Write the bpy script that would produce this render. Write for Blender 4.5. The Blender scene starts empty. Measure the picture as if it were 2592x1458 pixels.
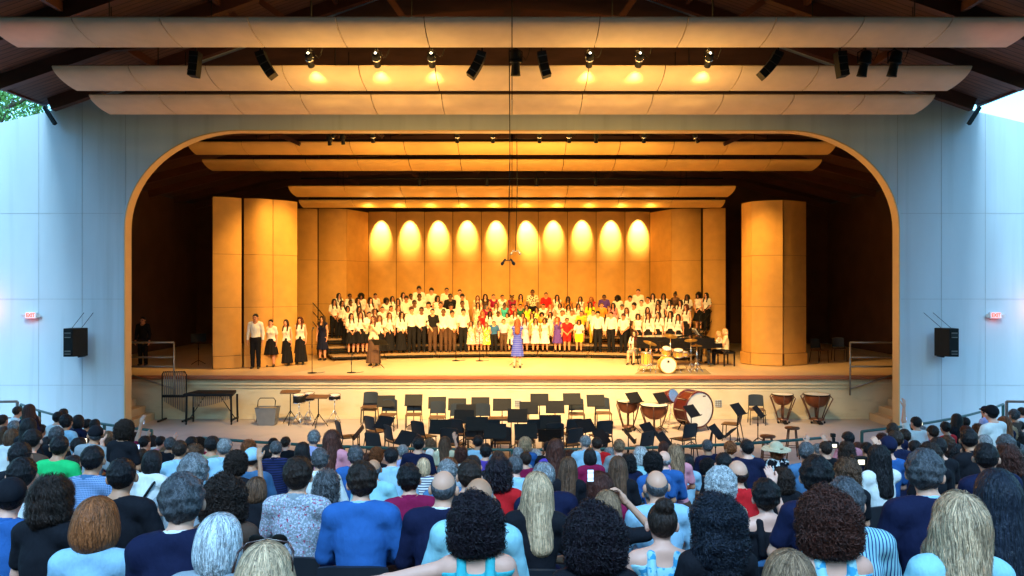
import bpy, bmesh, math, random
import numpy as np
from mathutils import Vector, Matrix, Euler
random.seed(7); RNG = np.random.default_rng(7)
SC = bpy.context.scene
COL = SC.collection
PI = math.pi
# ------------------------------------------------------------------ camera, world, light, exposure
EYE = 4.0; F = 1950.0
cd = bpy.data.cameras.new('camera'); cam = bpy.data.objects.new('camera', cd); COL.objects.link(cam)
cam.location = (0, 0, EYE); cam.rotation_euler = (PI/2, 0, 0)
cd.sensor_width = 36; cd.lens = 36*F/2592; cd.clip_start = 0.05; cd.clip_end = 2000
SC.camera = cam
w = bpy.data.worlds.new('World'); SC.world = w; w.use_nodes = True
nt = w.node_tree; nt.nodes.clear()
sky = nt.nodes.new('ShaderNodeTexSky'); sky.sky_type = 'NISHITA'; sky.sun_disc = False
sky.sun_elevation = math.radians(24); sky.sun_rotation = math.radians(180); sky.air_density = 1.6; sky.ozone_density = 2.5
tint = nt.nodes.new('ShaderNodeMix'); tint.data_type = 'RGBA'; tint.blend_type = 'MULTIPLY'; tint.inputs[0].default_value = 1
tint.inputs[7].default_value = (0.37, 0.72, 1.0, 1)
bg = nt.nodes.new('ShaderNodeBackground'); bg.inputs[1].default_value = 0.55
wo = nt.nodes.new('ShaderNodeOutputWorld')
nt.links.new(sky.outputs[0], tint.inputs[6]); nt.links.new(tint.outputs[2], bg.inputs[0]); nt.links.new(bg.outputs[0], wo.inputs[0])
sl = bpy.data.lights.new('dusk_sun', 'SUN'); sl.energy = 2.4; sl.angle = math.radians(16); sl.color = (0.50, 0.78, 1.0)
so = bpy.data.objects.new('dusk_sun', sl); COL.objects.link(so); so.rotation_euler = (math.radians(40), 0, math.radians(-4))
so.location = (0, -20, 30)
SC.view_settings.view_transform = 'Standard'; SC.view_settings.look = 'None'
SC.view_settings.exposure = 0.38; SC.view_settings.gamma = 1.0
SC.render.engine = 'CYCLES'; SC.cycles.use_denoising = True
SC.cycles.max_bounces = 7; SC.cycles.diffuse_bounces = 4; SC.cycles.glossy_bounces = 3
SC.cycles.transparent_max_bounces = 4; SC.cycles.sample_clamp_indirect = 6; SC.cycles.caustics_reflective = False

def spot(name, loc, aim, energy, ang, blend, color, rad=0.06):
    l = bpy.data.lights.new(name, 'SPOT'); l.energy = energy; l.spot_size = math.radians(ang); l.spot_blend = blend
    l.color = color; l.shadow_soft_size = rad
    o = bpy.data.objects.new(name, l); COL.objects.link(o); o.location = loc
    o.rotation_euler = (Vector(aim)-Vector(loc)).to_track_quat('-Z', 'Y').to_euler()
    return o
def point(name, loc, energy, color, rad=0.05):
    l = bpy.data.lights.new(name, 'POINT'); l.energy = energy; l.color = color; l.shadow_soft_size = rad
    o = bpy.data.objects.new(name, l); COL.objects.link(o); o.location = loc
    return o
AMBER = (1.0, 0.55, 0.13); WARM = (1.0, 0.68, 0.32)

# ------------------------------------------------------------------ materials
def hexc(h):
    h = h.lstrip('#'); c = [int(h[i:i+2], 16)/255 for i in (0, 2, 4)]
    return tuple((x/12.92 if x <= .04045 else ((x+.055)/1.055)**2.4) for x in c)
def mat(name, col=(.5,.5,.5), rough=.6, metal=0., var=.12, scale=6., bump=0., bscale=40., coord='Object', spec=.5,
        objcol=False, emit=None, stretch=(1,1,1), island=0., col2=None, colramp=(.35,.65)):
    m = bpy.data.materials.new(name); m.use_nodes = True; n = m.node_tree; p = n.nodes['Principled BSDF']
    p.inputs['Roughness'].default_value = rough; p.inputs['Metallic'].default_value = metal
    p.inputs['Specular IOR Level'].default_value = spec
    tc = n.nodes.new('ShaderNodeTexCoord'); mp = n.nodes.new('ShaderNodeMapping'); mp.inputs['Scale'].default_value = stretch
    n.links.new(tc.outputs[coord], mp.inputs[0])
    no = n.nodes.new('ShaderNodeTexNoise'); no.inputs['Scale'].default_value = scale; no.inputs['Detail'].default_value = 5
    n.links.new(mp.outputs[0], no.inputs['Vector'])
    if objcol:
        oi = n.nodes.new('ShaderNodeObjectInfo'); base = oi.outputs['Color']
    else:
        r = n.nodes.new('ShaderNodeRGB'); r.outputs[0].default_value = (*col, 1); base = r.outputs[0]
    if col2 is not None:
        mr0 = n.nodes.new('ShaderNodeMapRange'); mr0.inputs[1].default_value = colramp[0]; mr0.inputs[2].default_value = colramp[1]
        n.links.new(no.outputs[0], mr0.inputs[0])
        mx0 = n.nodes.new('ShaderNodeMix'); mx0.data_type = 'RGBA'; n.links.new(mr0.outputs[0], mx0.inputs[0])
        n.links.new(base, mx0.inputs[6]); mx0.inputs[7].default_value = (*col2, 1); base = mx0.outputs[2]
    mr = n.nodes.new('ShaderNodeMapRange'); mr.inputs[1].default_value = .25; mr.inputs[2].default_value = .75
    mr.inputs[3].default_value = 1-var; mr.inputs[4].default_value = 1+var
    n.links.new(no.outputs[0], mr.inputs[0]); fac = mr.outputs[0]
    if island:
        g = n.nodes.new('ShaderNodeNewGeometry'); mi = n.nodes.new('ShaderNodeMapRange')
        mi.inputs[3].default_value = 1-island; mi.inputs[4].default_value = 1+island
        n.links.new(g.outputs['Random Per Island'], mi.inputs[0])
        ml = n.nodes.new('ShaderNodeMath'); ml.operation = 'MULTIPLY'
        n.links.new(fac, ml.inputs[0]); n.links.new(mi.outputs[0], ml.inputs[1]); fac = ml.outputs[0]
    vm = n.nodes.new('ShaderNodeVectorMath'); vm.operation = 'SCALE'
    n.links.new(base, vm.inputs[0]); n.links.new(fac, vm.inputs['Scale'])
    n.links.new(vm.outputs[0], p.inputs['Base Color'])
    if bump:
        nb = n.nodes.new('ShaderNodeTexNoise'); nb.inputs['Scale'].default_value = bscale; nb.inputs['Detail'].default_value = 4
        n.links.new(mp.outputs[0], nb.inputs['Vector'])
        bp = n.nodes.new('ShaderNodeBump'); bp.inputs['Strength'].default_value = bump; bp.inputs['Distance'].default_value = .02
        n.links.new(nb.outputs[0], bp.inputs['Height']); n.links.new(bp.outputs[0], p.inputs['Normal'])
    if emit:
        p.inputs['Emission Color'].default_value = (*emit[:3], 1); p.inputs['Emission Strength'].default_value = emit[3]
    m['bc'] = 0
    return m
def overlay(m, kind, colour, **k):
    """adds a pattern (stripes, checks, spots, boards) to the base colour"""
    n = m.node_tree; p = n.nodes['Principled BSDF']; src = p.inputs['Base Color'].links[0].from_socket
    tc = n.nodes.new('ShaderNodeTexCoord'); mp = n.nodes.new('ShaderNodeMapping')
    mp.inputs['Scale'].default_value = k.get('scale', (1,1,1)); mp.inputs['Rotation'].default_value = k.get('rot', (0,0,0))
    n.links.new(tc.outputs['Object'], mp.inputs[0])
    if kind == 'wave':
        t = n.nodes.new('ShaderNodeTexWave'); t.bands_direction = k.get('dir', 'Z'); t.inputs['Scale'].default_value = k.get('freq', 10)
        t.inputs['Distortion'].default_value = k.get('dist', 0); out = t.outputs['Fac']
    elif kind == 'voronoi':
        t = n.nodes.new('ShaderNodeTexVoronoi'); t.inputs['Scale'].default_value = k.get('freq', 40); out = t.outputs['Distance']
    elif kind == 'noise':
        t = n.nodes.new('ShaderNodeTexNoise'); t.inputs['Scale'].default_value = k.get('freq', 40); t.inputs['Detail'].default_value = k.get('detail', 2); out = t.outputs[0]
    n.links.new(mp.outputs[0], t.inputs['Vector'])
    mr = n.nodes.new('ShaderNodeMapRange'); mr.inputs[1].default_value = k.get('lo', .5); mr.inputs[2].default_value = k.get('hi', .55)
    mr.inputs[4].default_value = k.get('amount', 1.)
    n.links.new(out, mr.inputs[0])
    mx = n.nodes.new('ShaderNodeMix'); mx.data_type = 'RGBA'; n.links.new(mr.outputs[0], mx.inputs[0])
    n.links.new(src, mx.inputs[6]); mx.inputs[7].default_value = (*colour, 1)
    n.links.new(mx.outputs[2], p.inputs['Base Color'])
    return m
M = {}
M['skin'] = mat('skin', objcol=True, rough=.5, var=.06, scale=12, spec=.4)
M['eye'] = mat('eye', (.02,.015,.012), .25, var=0)
M['lip'] = mat('lip', (.32,.10,.08), .45, var=.05)
M['shoe'] = mat('shoe', (.015,.013,.012), .35, var=.1)
M['hair'] = mat('hair', objcol=True, rough=.5, var=.35, scale=34, island=.6, spec=.32, stretch=(1,1,.3), bump=1.0, bscale=70)
M['cloth'] = mat('cloth', objcol=True, rough=.85, var=.14, scale=9, bump=.7, bscale=19, spec=.15, stretch=(1,1,.45))
M['stripe'] = overlay(mat('striped_cloth', objcol=True, rough=.85, var=.08, bump=.3, bscale=14, spec=.2), 'wave', (.02,.03,.12), dir='Z', freq=9, lo=.62, hi=.7)
M['vstripe'] = overlay(mat('pinstriped_cloth', objcol=True, rough=.85, var=.08, bump=.3, bscale=14, spec=.2), 'wave', (.02,.05,.2), dir='X', freq=16, lo=.7, hi=.8)
M['check'] = overlay(overlay(mat('checked_cloth', objcol=True, rough=.85, var=.08, bump=.3, bscale=14, spec=.2), 'wave', (.35,.45,.7), dir='Z', freq=22, lo=.8, hi=.9), 'wave', (.3,.4,.65), dir='X', freq=22, lo=.8, hi=.9)
M['speck'] = overlay(overlay(mat('speckled_cloth', objcol=True, rough=.85, var=.08, bump=.3, bscale=14, spec=.2), 'noise', (.62,.62,.75), freq=75, lo=.52, hi=.56), 'noise', (.45,.05,.12), freq=55, lo=.62, hi=.65)
M['floral'] = overlay(overlay(mat('floral_cloth', objcol=True, rough=.85, var=.08, bump=.3, bscale=14, spec=.2), 'noise', (.8,.85,.85), freq=17, lo=.56, hi=.58), 'noise', (.03,.04,.08), freq=23, lo=.64, hi=.66)
M['leafy'] = overlay(mat('leafy_cloth', objcol=True, rough=.85, var=.08, bump=.3, bscale=14, spec=.2), 'noise', (.05,.35,.6), freq=26, lo=.52, hi=.56)
M['leopard'] = overlay(mat('leopard_cloth', objcol=True, rough=.85, var=.08, bump=.3, bscale=14, spec=.2), 'voronoi', (.02,.02,.02), freq=60, lo=.55, hi=.6)
M['satin'] = overlay(mat('satin_cloth', objcol=True, rough=.35, var=.08, bump=.3, bscale=14, spec=.6), 'wave', (.16,.20,.62), dir='Z', freq=4.5, dist=3, lo=.5, hi=.9, amount=.7)
M['print'] = overlay(mat('printed_cloth', objcol=True, rough=.8, var=.08), 'voronoi', (.75,.7,.5), freq=14, lo=.42, hi=.45)
# ------------------------------------------------------------------ object helpers
def tag(o, label=None, cat=None, group=None, kind=None):
    if label: o['label'] = label
    if cat: o['category'] = cat
    if group: o['group'] = group
    if kind: o['kind'] = kind
    return o
def empty(name, loc=(0,0,0), rz=0.):
    o = bpy.data.objects.new(name, None); COL.objects.link(o); o.location = loc; o.rotation_euler = (0,0,rz)
    o.empty_display_size = .1
    return o
def link(name, me, parent=None, loc=(0,0,0), rot=(0,0,0), scale=1., color=None):
    o = bpy.data.objects.new(name, me); COL.objects.link(o); o.location = loc; o.rotation_euler = rot
    o.scale = (scale,)*3 if isinstance(scale, (int, float)) else scale
    if parent: o.parent = parent
    if color is not None: o.color = (*color, 1)
    return o
def children(o):
    return KIDS.get(o.name, [])
def copy_tree(o, parent=None, _cache={}):
    c = o.copy(); COL.objects.link(c); c.parent = parent
    for ch in list(o.children): copy_tree(ch, c)
    return c
def P(px, py, Y):
    return Vector(((px-1296)*Y/F, Y, EYE-(py-729)*Y/F))
class MB:
    def __init__(s): s.v = []; s.f = []; s.m = []; s.sm = []
    def add(s, vs, fs, mi=0, smooth=False):
        b = len(s.v); s.v += [tuple(v) for v in vs]; s.f += [tuple(b+i for i in f) for f in fs]
        s.m += [mi]*len(fs); s.sm += [smooth]*len(fs); return s
    def box(s, c, d, rz=0, mi=0, rx=0, ry=0, bev=0):
        R = Euler((rx, ry, rz)).to_matrix(); c = Vector(c); h = [x/2 for x in d]
        vs = [c+R@Vector((sx*h[0], sy*h[1], sz*h[2])) for sx in (-1,1) for sy in (-1,1) for sz in (-1,1)]
        return s.add(vs, [(0,1,3,2),(4,6,7,5),(0,4,5,1),(2,3,7,6),(0,2,6,4),(1,5,7,3)], mi)
    def bar(s, a, b, wd, ht, mi=0, up=(0,0,1)):
        a = Vector(a); b = Vector(b); t = (b-a).normalized(); u = Vector(up)
        if abs(t.dot(u)) > .98: u = Vector((0,1,0))
        x = t.cross(u).normalized(); y = x.cross(t).normalized()
        vs = [p+x*(sx*wd/2)+y*(sy*ht/2) for p in (a, b) for sx, sy in ((-1,-1),(1,-1),(1,1),(-1,1))]
        return s.add(vs, [(0,3,2,1),(4,5,6,7),(0,1,5,4),(1,2,6,5),(2,3,7,6),(3,0,4,7)], mi)
    def tube(s, pts, r, n=8, mi=0, caps=True, closed=False):
        pts = [Vector(p) for p in pts]; rs = r if isinstance(r, (list, tuple)) else [r]*len(pts); L = len(pts)
        vs = []; up = None
        for i, p in enumerate(pts):
            if closed: t = pts[(i+1)%L]-pts[i-1]
            else: t = pts[min(i+1, L-1)]-pts[max(i-1, 0)]
            t.normalize()
            if up is None:
                up = Vector((0,0,1)) if abs(t.z) < .9 else Vector((1,0,0))
            x = t.cross(up); x.normalize(); up = x.cross(t); up.normalize()
            for k in range(n):
                a = 2*PI*k/n; vs.append(p+(x*math.cos(a)+up*math.sin(a))*rs[i])
        fs = []
        for i in range(L if closed else L-1):
            for k in range(n):
                j = (i+1) % L
                fs.append((i*n+k, i*n+(k+1)%n, j*n+(k+1)%n, j*n+k))
        if caps and not closed:
            fs.append(tuple(range(n))[::-1]); fs.append(tuple((L-1)*n+k for k in range(n)))
        return s.add(vs, fs, mi, True)
    def lathe(s, prof, c=(0,0,0), n=24, mi=0, axis=(0,0,1), caps=True, smooth=True):
        c = Vector(c); q = Vector((0,0,1)).rotation_difference(Vector(axis)); vs = []
        for r, z in prof:
            for k in range(n):
                a = 2*PI*k/n; vs.append(c+q@Vector((r*math.cos(a), r*math.sin(a), z)))
        fs = [(i*n+k, i*n+(k+1)%n, (i+1)*n+(k+1)%n, (i+1)*n+k) for i in range(len(prof)-1) for k in range(n)]
        s.add(vs, fs, mi, smooth)
        if caps:
            b = len(s.v)-len(vs)
            for i, rev in ((0, True), (len(prof)-1, False)):
                if prof[i][0] > 1e-4:
                    f = tuple(b+i*n+k for k in range(n)); s.f.append(f[::-1] if rev else f); s.m.append(mi); s.sm.append(False)
        return s
    def prism(s, poly, a, b, axis='y', mi=0):
        """extrude a 2-D polygon between coordinate a and b of an axis"""
        def mk(p, t): return {'y': (p[0], t, p[1]), 'z': (p[0], p[1], t), 'x': (t, p[0], p[1])}[axis]
        n = len(poly); vs = [mk(p, a) for p in poly]+[mk(p, b) for p in poly]
        fs = [tuple(range(n)), tuple(range(n, 2*n))[::-1]]+[(i, (i+1)%n, n+(i+1)%n, n+i)[::-1] for i in range(n)]
        return s.add(vs, fs, mi)
    def sheet(s, rows, mi=0, smooth=False, thick=0.):
        """grid of points (list of rows); optional thickness gives it a second side"""
        R = len(rows); C_ = len(rows[0]); vs = [Vector(p) for r in rows for p in r]
        fs = [(i*C_+j, i*C_+j+1, (i+1)*C_+j+1, (i+1)*C_+j) for i in range(R-1) for j in range(C_-1)]
        if not thick: return s.add(vs, fs, mi, smooth)
        nr = []
        for i in range(R):
            for j in range(C_):
                du = vs[i*C_+min(j+1, C_-1)]-vs[i*C_+max(j-1, 0)]; dv = vs[min(i+1, R-1)*C_+j]-vs[max(i-1, 0)*C_+j]
                nr.append(du.cross(dv).normalized())
        N = R*C_; v2 = [p-nn*thick for p, nn in zip(vs, nr)]
        f2 = [tuple(N+i for i in f)[::-1] for f in fs]
        s.add(vs+v2, fs+f2, mi, smooth)
        al = vs+v2
        ring = [j for j in range(C_)]+[i*C_+C_-1 for i in range(1, R)]+[(R-1)*C_+j for j in range(C_-2, -1, -1)]+[i*C_ for i in range(R-2, 0, -1)]
        for a, c in zip(ring, ring[1:]+ring[:1]):
            s.add([al[a], al[N+a], al[N+c], al[c]], [(0, 1, 2, 3)], mi)
        return s
    def mesh(s, name, mats):
        me = bpy.data.meshes.new(name); me.from_pydata(s.v, [], s.f)
        for m in (mats if isinstance(mats, (list, tuple)) else [mats]): me.materials.append(M[m] if isinstance(m, str) else m)
        me.polygons.foreach_set('material_index', s.m); me.polygons.foreach_set('use_smooth', s.sm)
        bm = bmesh.new(); bm.from_mesh(me); bmesh.ops.recalc_face_normals(bm, faces=bm.faces); bm.to_mesh(me); bm.free()
        me.update(); return me
    def build(s, name, mats, parent=None, loc=(0,0,0), rot=(0,0,0), color=None):
        return link(name, s.mesh(name, mats), parent, loc, rot, 1., color)
def bevel(o, wdt=.01, seg=2):
    md = o.modifiers.new('bevel', 'BEVEL'); md.width = wdt; md.segments = seg; md.limit_method = 'ANGLE'; return o
ORD = 'first second third fourth fifth sixth seventh eighth ninth tenth eleventh twelfth'.split()
def nth(i):
    if i < 12: return ORD[i]
    k = i+1; return '%d%s' % (k, 'th' if 10 <= k % 100 <= 20 else {1: 'st', 2: 'nd', 3: 'rd'}.get(k % 10, 'th'))
# ------------------------------------------------------------------ setting materials
M['ground'] = mat('grass_ground', (.045,.075,.02), .9, var=.3, scale=.6, bump=.4, bscale=6)
M['pit'] = mat('pit_concrete', (.50,.43,.38), .75, var=.24, scale=1.6, bump=.15, bscale=20, col2=(.40,.33,.29), colramp=(.4,.75))
M['terrace'] = mat('terrace_concrete', (.06,.058,.06), .85, var=.2, scale=2)
M['deck'] = mat('stage_boards', (.62,.45,.27), .42, var=.10, scale=2, stretch=(1,.25,1))
overlay(M['deck'], 'wave', (.42,.28,.15), dir='X', freq=1.6, lo=.985, hi=.999, amount=.5)
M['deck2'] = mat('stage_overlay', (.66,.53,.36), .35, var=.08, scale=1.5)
M['nosing'] = mat('stage_nosing_wood', (.36,.11,.045), .4, var=.3, scale=2, stretch=(.3,1,1))
M['pitwall'] = mat('pit_wall_plaster', (.68,.56,.36), .75, var=.10, scale=1.2, bump=.25)
overlay(M['pitwall'], 'noise', (.42,.32,.18), freq=2.6, detail=8, scale=(.5,1,1.6), lo=.56, hi=.75, amount=.45)
M['concrete'] = mat('painted_concrete', (.64,.715,.76), .8, var=.10, scale=.7, bump=.12, bscale=25, stretch=(1,1,.35))
overlay(M['concrete'], 'noise', (.45,.52,.54), freq=1.1, detail=6, scale=(2.2,1,.10), lo=.52, hi=.74, amount=.6)
M['groove'] = mat('panel_joint', (.44,.49,.51), .9)
M['reveal'] = mat('arch_reveal_paint', (.70,.50,.26), .6, var=.06, scale=2)
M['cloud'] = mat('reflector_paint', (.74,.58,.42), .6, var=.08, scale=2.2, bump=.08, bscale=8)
M['cloudlit'] = mat('amber_lit_reflector', (.74,.45,.13), .6, var=.08, scale=2.2, bump=.08, bscale=8)  # same reflector paint with the warm stage light put into its colour
M['shell'] = mat('shell_panel', (.62,.33,.08), .62, var=.09, scale=3, bump=.12, bscale=30)
M['shelldark'] = mat('shell_joint', (.16,.06,.02), .8)
M['roofwood'] = mat('roof_planks', (.11,.05,.036), .75, var=.35, scale=4, stretch=(.25,3,1), bump=.2, bscale=15)
overlay(M['roofwood'], 'wave', (.03,.014,.010), dir='Y', freq=1.7, lo=.9, hi=.97)
M['beam'] = mat('roof_beam', (.10,.034,.020), .6, var=.3, scale=3, stretch=(.3,1,1))
M['dark'] = mat('black_metal', (.008,.008,.008), .6, var=.2, scale=8, spec=.25)
M['steel'] = mat('grey_steel', (.30,.28,.26), .4, .7, var=.1)
M['chrome'] = mat('chrome', (.75,.75,.75), .2, 1., var=.03)
M['brass'] = mat('brass', (.75,.5,.16), .3, .9, var=.1)
M['wingwall'] = mat('wing_wall', (.10,.045,.028), .85, var=.25, scale=1.2)
M['leaf'] = mat('leaf', (.14,.32,.06), .6, var=.3, island=.6, scale=4)
M['bark'] = mat('bark', (.10,.07,.05), .9, var=.3, scale=12, bump=.5)
M['green'] = mat('green_rail_paint', (.02,.10,.09), .45, var=.15)
M['seatplastic'] = mat('seat_plastic', (.018,.020,.026), .42, var=.2, scale=5)
# ------------------------------------------------------------------ ground, pit, terraces
g = MB(); g.sheet([[(x*60.0, y*60.0-120, -.06) for x in range(-8, 9)] for y in range(0, 9)])
tag(g.build('ground', 'ground'), kind='structure')
g = MB(); rows = []
for r_, z in ((19, 2.2), (24, 6.5), (32, 14), (42, 21), (60, 26), (80, 26)):
    rows.append([(r_*math.sin(math.radians(a)), 12-r_*math.cos(math.radians(a)), z if abs(a) < 62 else z*(80-abs(a))/18-.05) for a in range(-80, 81, 8)])
g.sheet(rows); tag(g.build('sky_block_bank', 'ground'), kind='structure')  # unseen bank added behind the camera to block low sky light
g = MB(); g.sheet([[(-17+x*2.0, 13.8+y*1.95, 0) for x in range(18)] for y in range(6)])
tag(g.build('pit_floor', 'pit'), kind='structure')
CY = 33.0; R0 = 19.0; RS = .9
def head_z(R): return 1.22+.19*(R-R0)
g = MB(); rr = []
for k in range(0, 22):
    Ra = R0-.35+RS*k; z = max(0, .19*(RS*k))+.004
    rr.append((Ra, z)); rr.append((Ra+RS, z))
rows = []
for Ra, z in rr:
    rows.append([(Ra*math.sin(math.radians(a)), CY-Ra*math.cos(math.radians(a)), z) for a in np.linspace(-48, 48, 41)])
g.sheet(rows); tag(g.build('seating_terrace', 'terrace'), kind='structure')
# ------------------------------------------------------------------ proscenium wall
WY = 21.5
def arch(w_, zt, rx, rz, n=20, z0=0.):
    pts = [(-w_, z0)]
    for i in range(n+1):
        a = PI-(PI/2)*i/n; pts.append((-w_+rx+rx*math.cos(a), zt-rz+rz*math.sin(a)))
    return pts+[(0, zt)]+[(-x, z) for x, z in pts[::-1]]
hw = 982*WY/F; zt = EYE+(729-329)*WY/F
ap = arch(hw, zt, 3.15, 2.75)
wall = empty('proscenium_wall', (0, WY, 0)); tag(wall, 'tall pale blue concrete wall around the wide arched stage opening', 'wall')
top = [(-17, 7.95), (-12.95, 8.93), (-6.5, 11.15), (0, 13.4), (6.5, 11.15), (12.95, 8.93), (17, 7.95)]
THK = .34
me = MB()
def strip(outer, inner, y0, y1):
    n = len(inner)
    vs = []
    for yy in (y0, y1):
        vs += [(x, yy, z) for x, z in outer]+[(x, yy, z) for x, z in inner]
    k = len(outer)
    return vs, k, n
# front and back faces as quads between arch and an outer outline sampled along matching points
outer = []
for x, z in ap:
    if z < zt-2.7: outer.append((math.copysign(17, x), z))
    else:
        t = (z-(zt-2.75))/2.75
        ox = math.copysign(17*(1-t)+abs(x)*t, x) if abs(x) > .01 else 0
        outer.append((ox, 0))
def roofz(x): return 8.93+(12.95-abs(x))*.35 if abs(x) < 12.95 else 8.93-(abs(x)-12.95)*.24
N = len(ap); fo = []; bo = []
for yy in (0, THK):
    vs = []; fs = []
    cols = []
    # left jamb block, right jamb block, header columns
    xs = sorted(set([round(p[0], 4) for p in ap]))
    V = []
    for i in range(len(ap)-1):
        (xa, za), (xb, zb) = ap[i], ap[i+1]
        if abs(xb-xa) < 1e-6: continue
        V.append([(xa, yy, za), (xb, yy, zb), (xb, yy, roofz(xb)), (xa, yy, roofz(xa))])
    for q in V: me.add(q, [(0,1,2,3)])
    for s_ in (-1, 1):
        X = [hw, 10.99, 12.95, 17]
        for a, b in zip(X, X[1:]):
            if b-a < .001: continue
            me.add([(s_*a, yy, 0), (s_*b, yy, 0), (s_*b, yy, roofz(b)), (s_*a, yy, roofz(a))], [(0,1,2,3)])
for s_ in (-1, 1):
    me.add([(s_*17, 0, 0), (s_*17, THK, 0), (s_*17, THK, roofz(17)), (s_*17, 0, roofz(17))], [(0,1,2,3)])
    for xa, xb in ((17, 12.95), (12.95, 0)):
        me.add([(s_*xa, 0, roofz(xa)), (s_*xb, 0, roofz(xb)), (s_*xb, THK, roofz(xb)), (s_*xa, THK, roofz(xa))], [(0,1,2,3)])
me.build('wall_face', 'concrete', wall)
rv = MB(); rows = [[(x, -.012, z) for x, z in ap], [(x, THK+.02, z) for x, z in ap]]
ap2 = arch(hw-.03, zt-.03, 3.13, 2.73)
n_ = len(ap)
vs = [(x, -.012, z) for x, z in ap]+[(x, THK+.02, z) for x, z in ap]+[(x, THK+.02, z) for x, z in ap2]+[(x, -.012, z) for x, z in ap2]
fs = []
for i in range(n_-1):
    for a, b in ((0, 1), (1, 2), (2, 3), (3, 0)):
        fs.append((a*n_+i, a*n_+i+1, b*n_+i+1, b*n_+i))
rv.add(vs, fs, 0, False); rv.build('arch_reveal', 'reveal', wall)
jn = MB()
def wx(px): return (px-1296)*WY/F
def wz(py): return EYE-(py-729)*WY/F
for px in (98, 208, 318, 2272, 2383, 2494):
    x = wx(px); jn.box((x, -.002, (roofz(x)+(wz(520) if 300 < px < 2300 else 0))/2), (.012, .006, roofz(x)-(wz(520) if 300 < px < 2300 else 0)-.02))
for py in (540, 757, 975):
    for s_ in (-1, 1): jn.box((s_*13.9, -.003, wz(py)), (6.1, .008, .010))
jn.build('panel_joints', 'groove', wall)
gb = MB()
for s_ in (-1, 1): gb.add([(0,-.02,9.25),(s_*11.4,-.02,9.25),(0,-.02,13.35),(0,-.06,9.25),(s_*11.4,-.06,9.25),(0,-.06,13.35)], [(0,1,2),(3,5,4),(0,3,4,1),(1,4,5,2)])
gb.build('gable_boarding', 'roofwood', wall)
# the audience hall roof
roof = empty('hall_roof', (0, 0, 0)); tag(roof, 'dark timber gable roof with rafters above the audience', 'roof')
EX, EZ, RZ = 12.95, 9.10, 13.63; YA, YB = 3.4, 21.48
for s_ in (-1, 1):
    d = MB(); nrm = .12
    d.add([(0, YA, RZ), (0, YB, RZ), (s_*EX, YB, EZ), (s_*EX, YA, EZ), (0, YA, RZ+.14), (0, YB, RZ+.14), (s_*EX, YB, EZ+.14), (s_*EX, YA, EZ+.14)],
          [(0,1,2,3),(4,7,6,5),(0,4,5,1),(1,5,6,2),(2,6,7,3),(3,7,4,0)])
    d.build('roof_deck', 'roofwood', roof)
    f = MB(); f.bar((s_*(EX+.04), YA, EZ+.03), (s_*(EX+.04), YB, EZ+.06), .08, .22); f.build('fascia', 'beam', roof)
    y = 6.1
    while y < 21.4:
        b = MB(); b.bar((s_*.12, y, RZ-.22), (s_*(EX-.3), y, EZ-.07), .20, .34); b.build('rafter', 'beam', roof); y += 2.15
    for x in (2.4, 4.8, 7.2, 9.8):
        b = MB(); z = RZ-(RZ-EZ)*x/EX; b.bar((s_*x, YA, z-.10), (s_*x, YB, z-.10), .10, .20); b.build('purlin', 'beam', roof)
    b = MB(); b.bar((s_*12.93, 21.3, 9.0), (s_*12.60, 21.25, 8.52), .09, .09); b.build('bracket', 'dark', roof)
    for y in (10.4, 14.7, 19.0):
        b = MB(); b.bar((s_*.2, y, 10.75), (s_*(EX-2.9), y, 9.95), .14, .26); b.build('tie_beam', 'beam', roof)
        for xx in (2.6, 5.2, 7.8):
            b = MB(); b.bar((s_*xx, y, 10.75-(.8*xx/(EX-2.9))), (s_*(xx+1.0), y, RZ-(RZ-EZ)*(xx+1)/EX-.4), .12, .14); b.build('strut', 'beam', roof)
b = MB(); b.bar((0, YA, RZ-.25), (0, YB, RZ-.25), .2, .55); b.build('ridge_beam', 'beam', roof)
# stage house
sh = empty('stage_house', (0, 22, 0)); tag(sh, 'dark stage house walls and roof behind the arch', 'building')
def lx(y0, y1): return y0-22
w_ = MB()
w_.box((0, 15.2, 5.9), (31, .2, 12)); w_.build('back_wall', 'wingwall', sh)
for s_ in (-1, 1):
    w_ = MB(); w_.box((s_*15.3, 7.45, 4.0), (.2, 15.3, 8.0)); w_.build('side_wall', 'wingwall', sh)
    d = MB(); a = (0, 11.9); bq = (s_*15.5, 8.02)
    d.add([(a[0], -.1, a[1]), (a[0], 15.4, a[1]), (bq[0], 15.4, bq[1]), (bq[0], -.1, bq[1]), (a[0], -.1, a[1]+.15), (a[0], 15.4, a[1]+.15), (bq[0], 15.4, bq[1]+.15), (bq[0], -.1, bq[1]+.15)],
          [(0,1,2,3),(4,7,6,5),(0,4,5,1),(1,5,6,2),(2,6,7,3),(3,7,4,0)]); d.build('roof_deck', 'roofwood', sh)
    y = .7
    while y < 15.2:
        b = MB(); b.bar((s_*.1, y, 11.72), (s_*15.2, y, 7.95), .2, .30); b.build('rafter', 'beam', sh)
        b = MB(); b.bar((s_*.1, y, 9.75 if y < 1 else 9.45), (s_*10.6, y, 9.3 if y < 1 else 9.02), .12, .22); b.build('tie_beam', 'beam', sh)
        for xx in (1.5, 4.2, 6.9):
            b = MB(); b.bar((s_*xx, y, 9.3-.09*xx), (s_*(xx+1.2), y, 11.5-.28*(xx+1.2)), .1, .12); b.build('strut', 'beam', sh)
        y += 2.4
    w_ = MB(); x = s_*12.9
    w_.box((x, 15.07, 2.55), (1.1, .06, 2.4)); dd = w_.build('door', 'beam', sh)
    w_ = MB(); w_.box((x-.42, 15.02, 2.4), (.12, .04, .04)); w_.build('door_handle', 'steel', dd)
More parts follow.
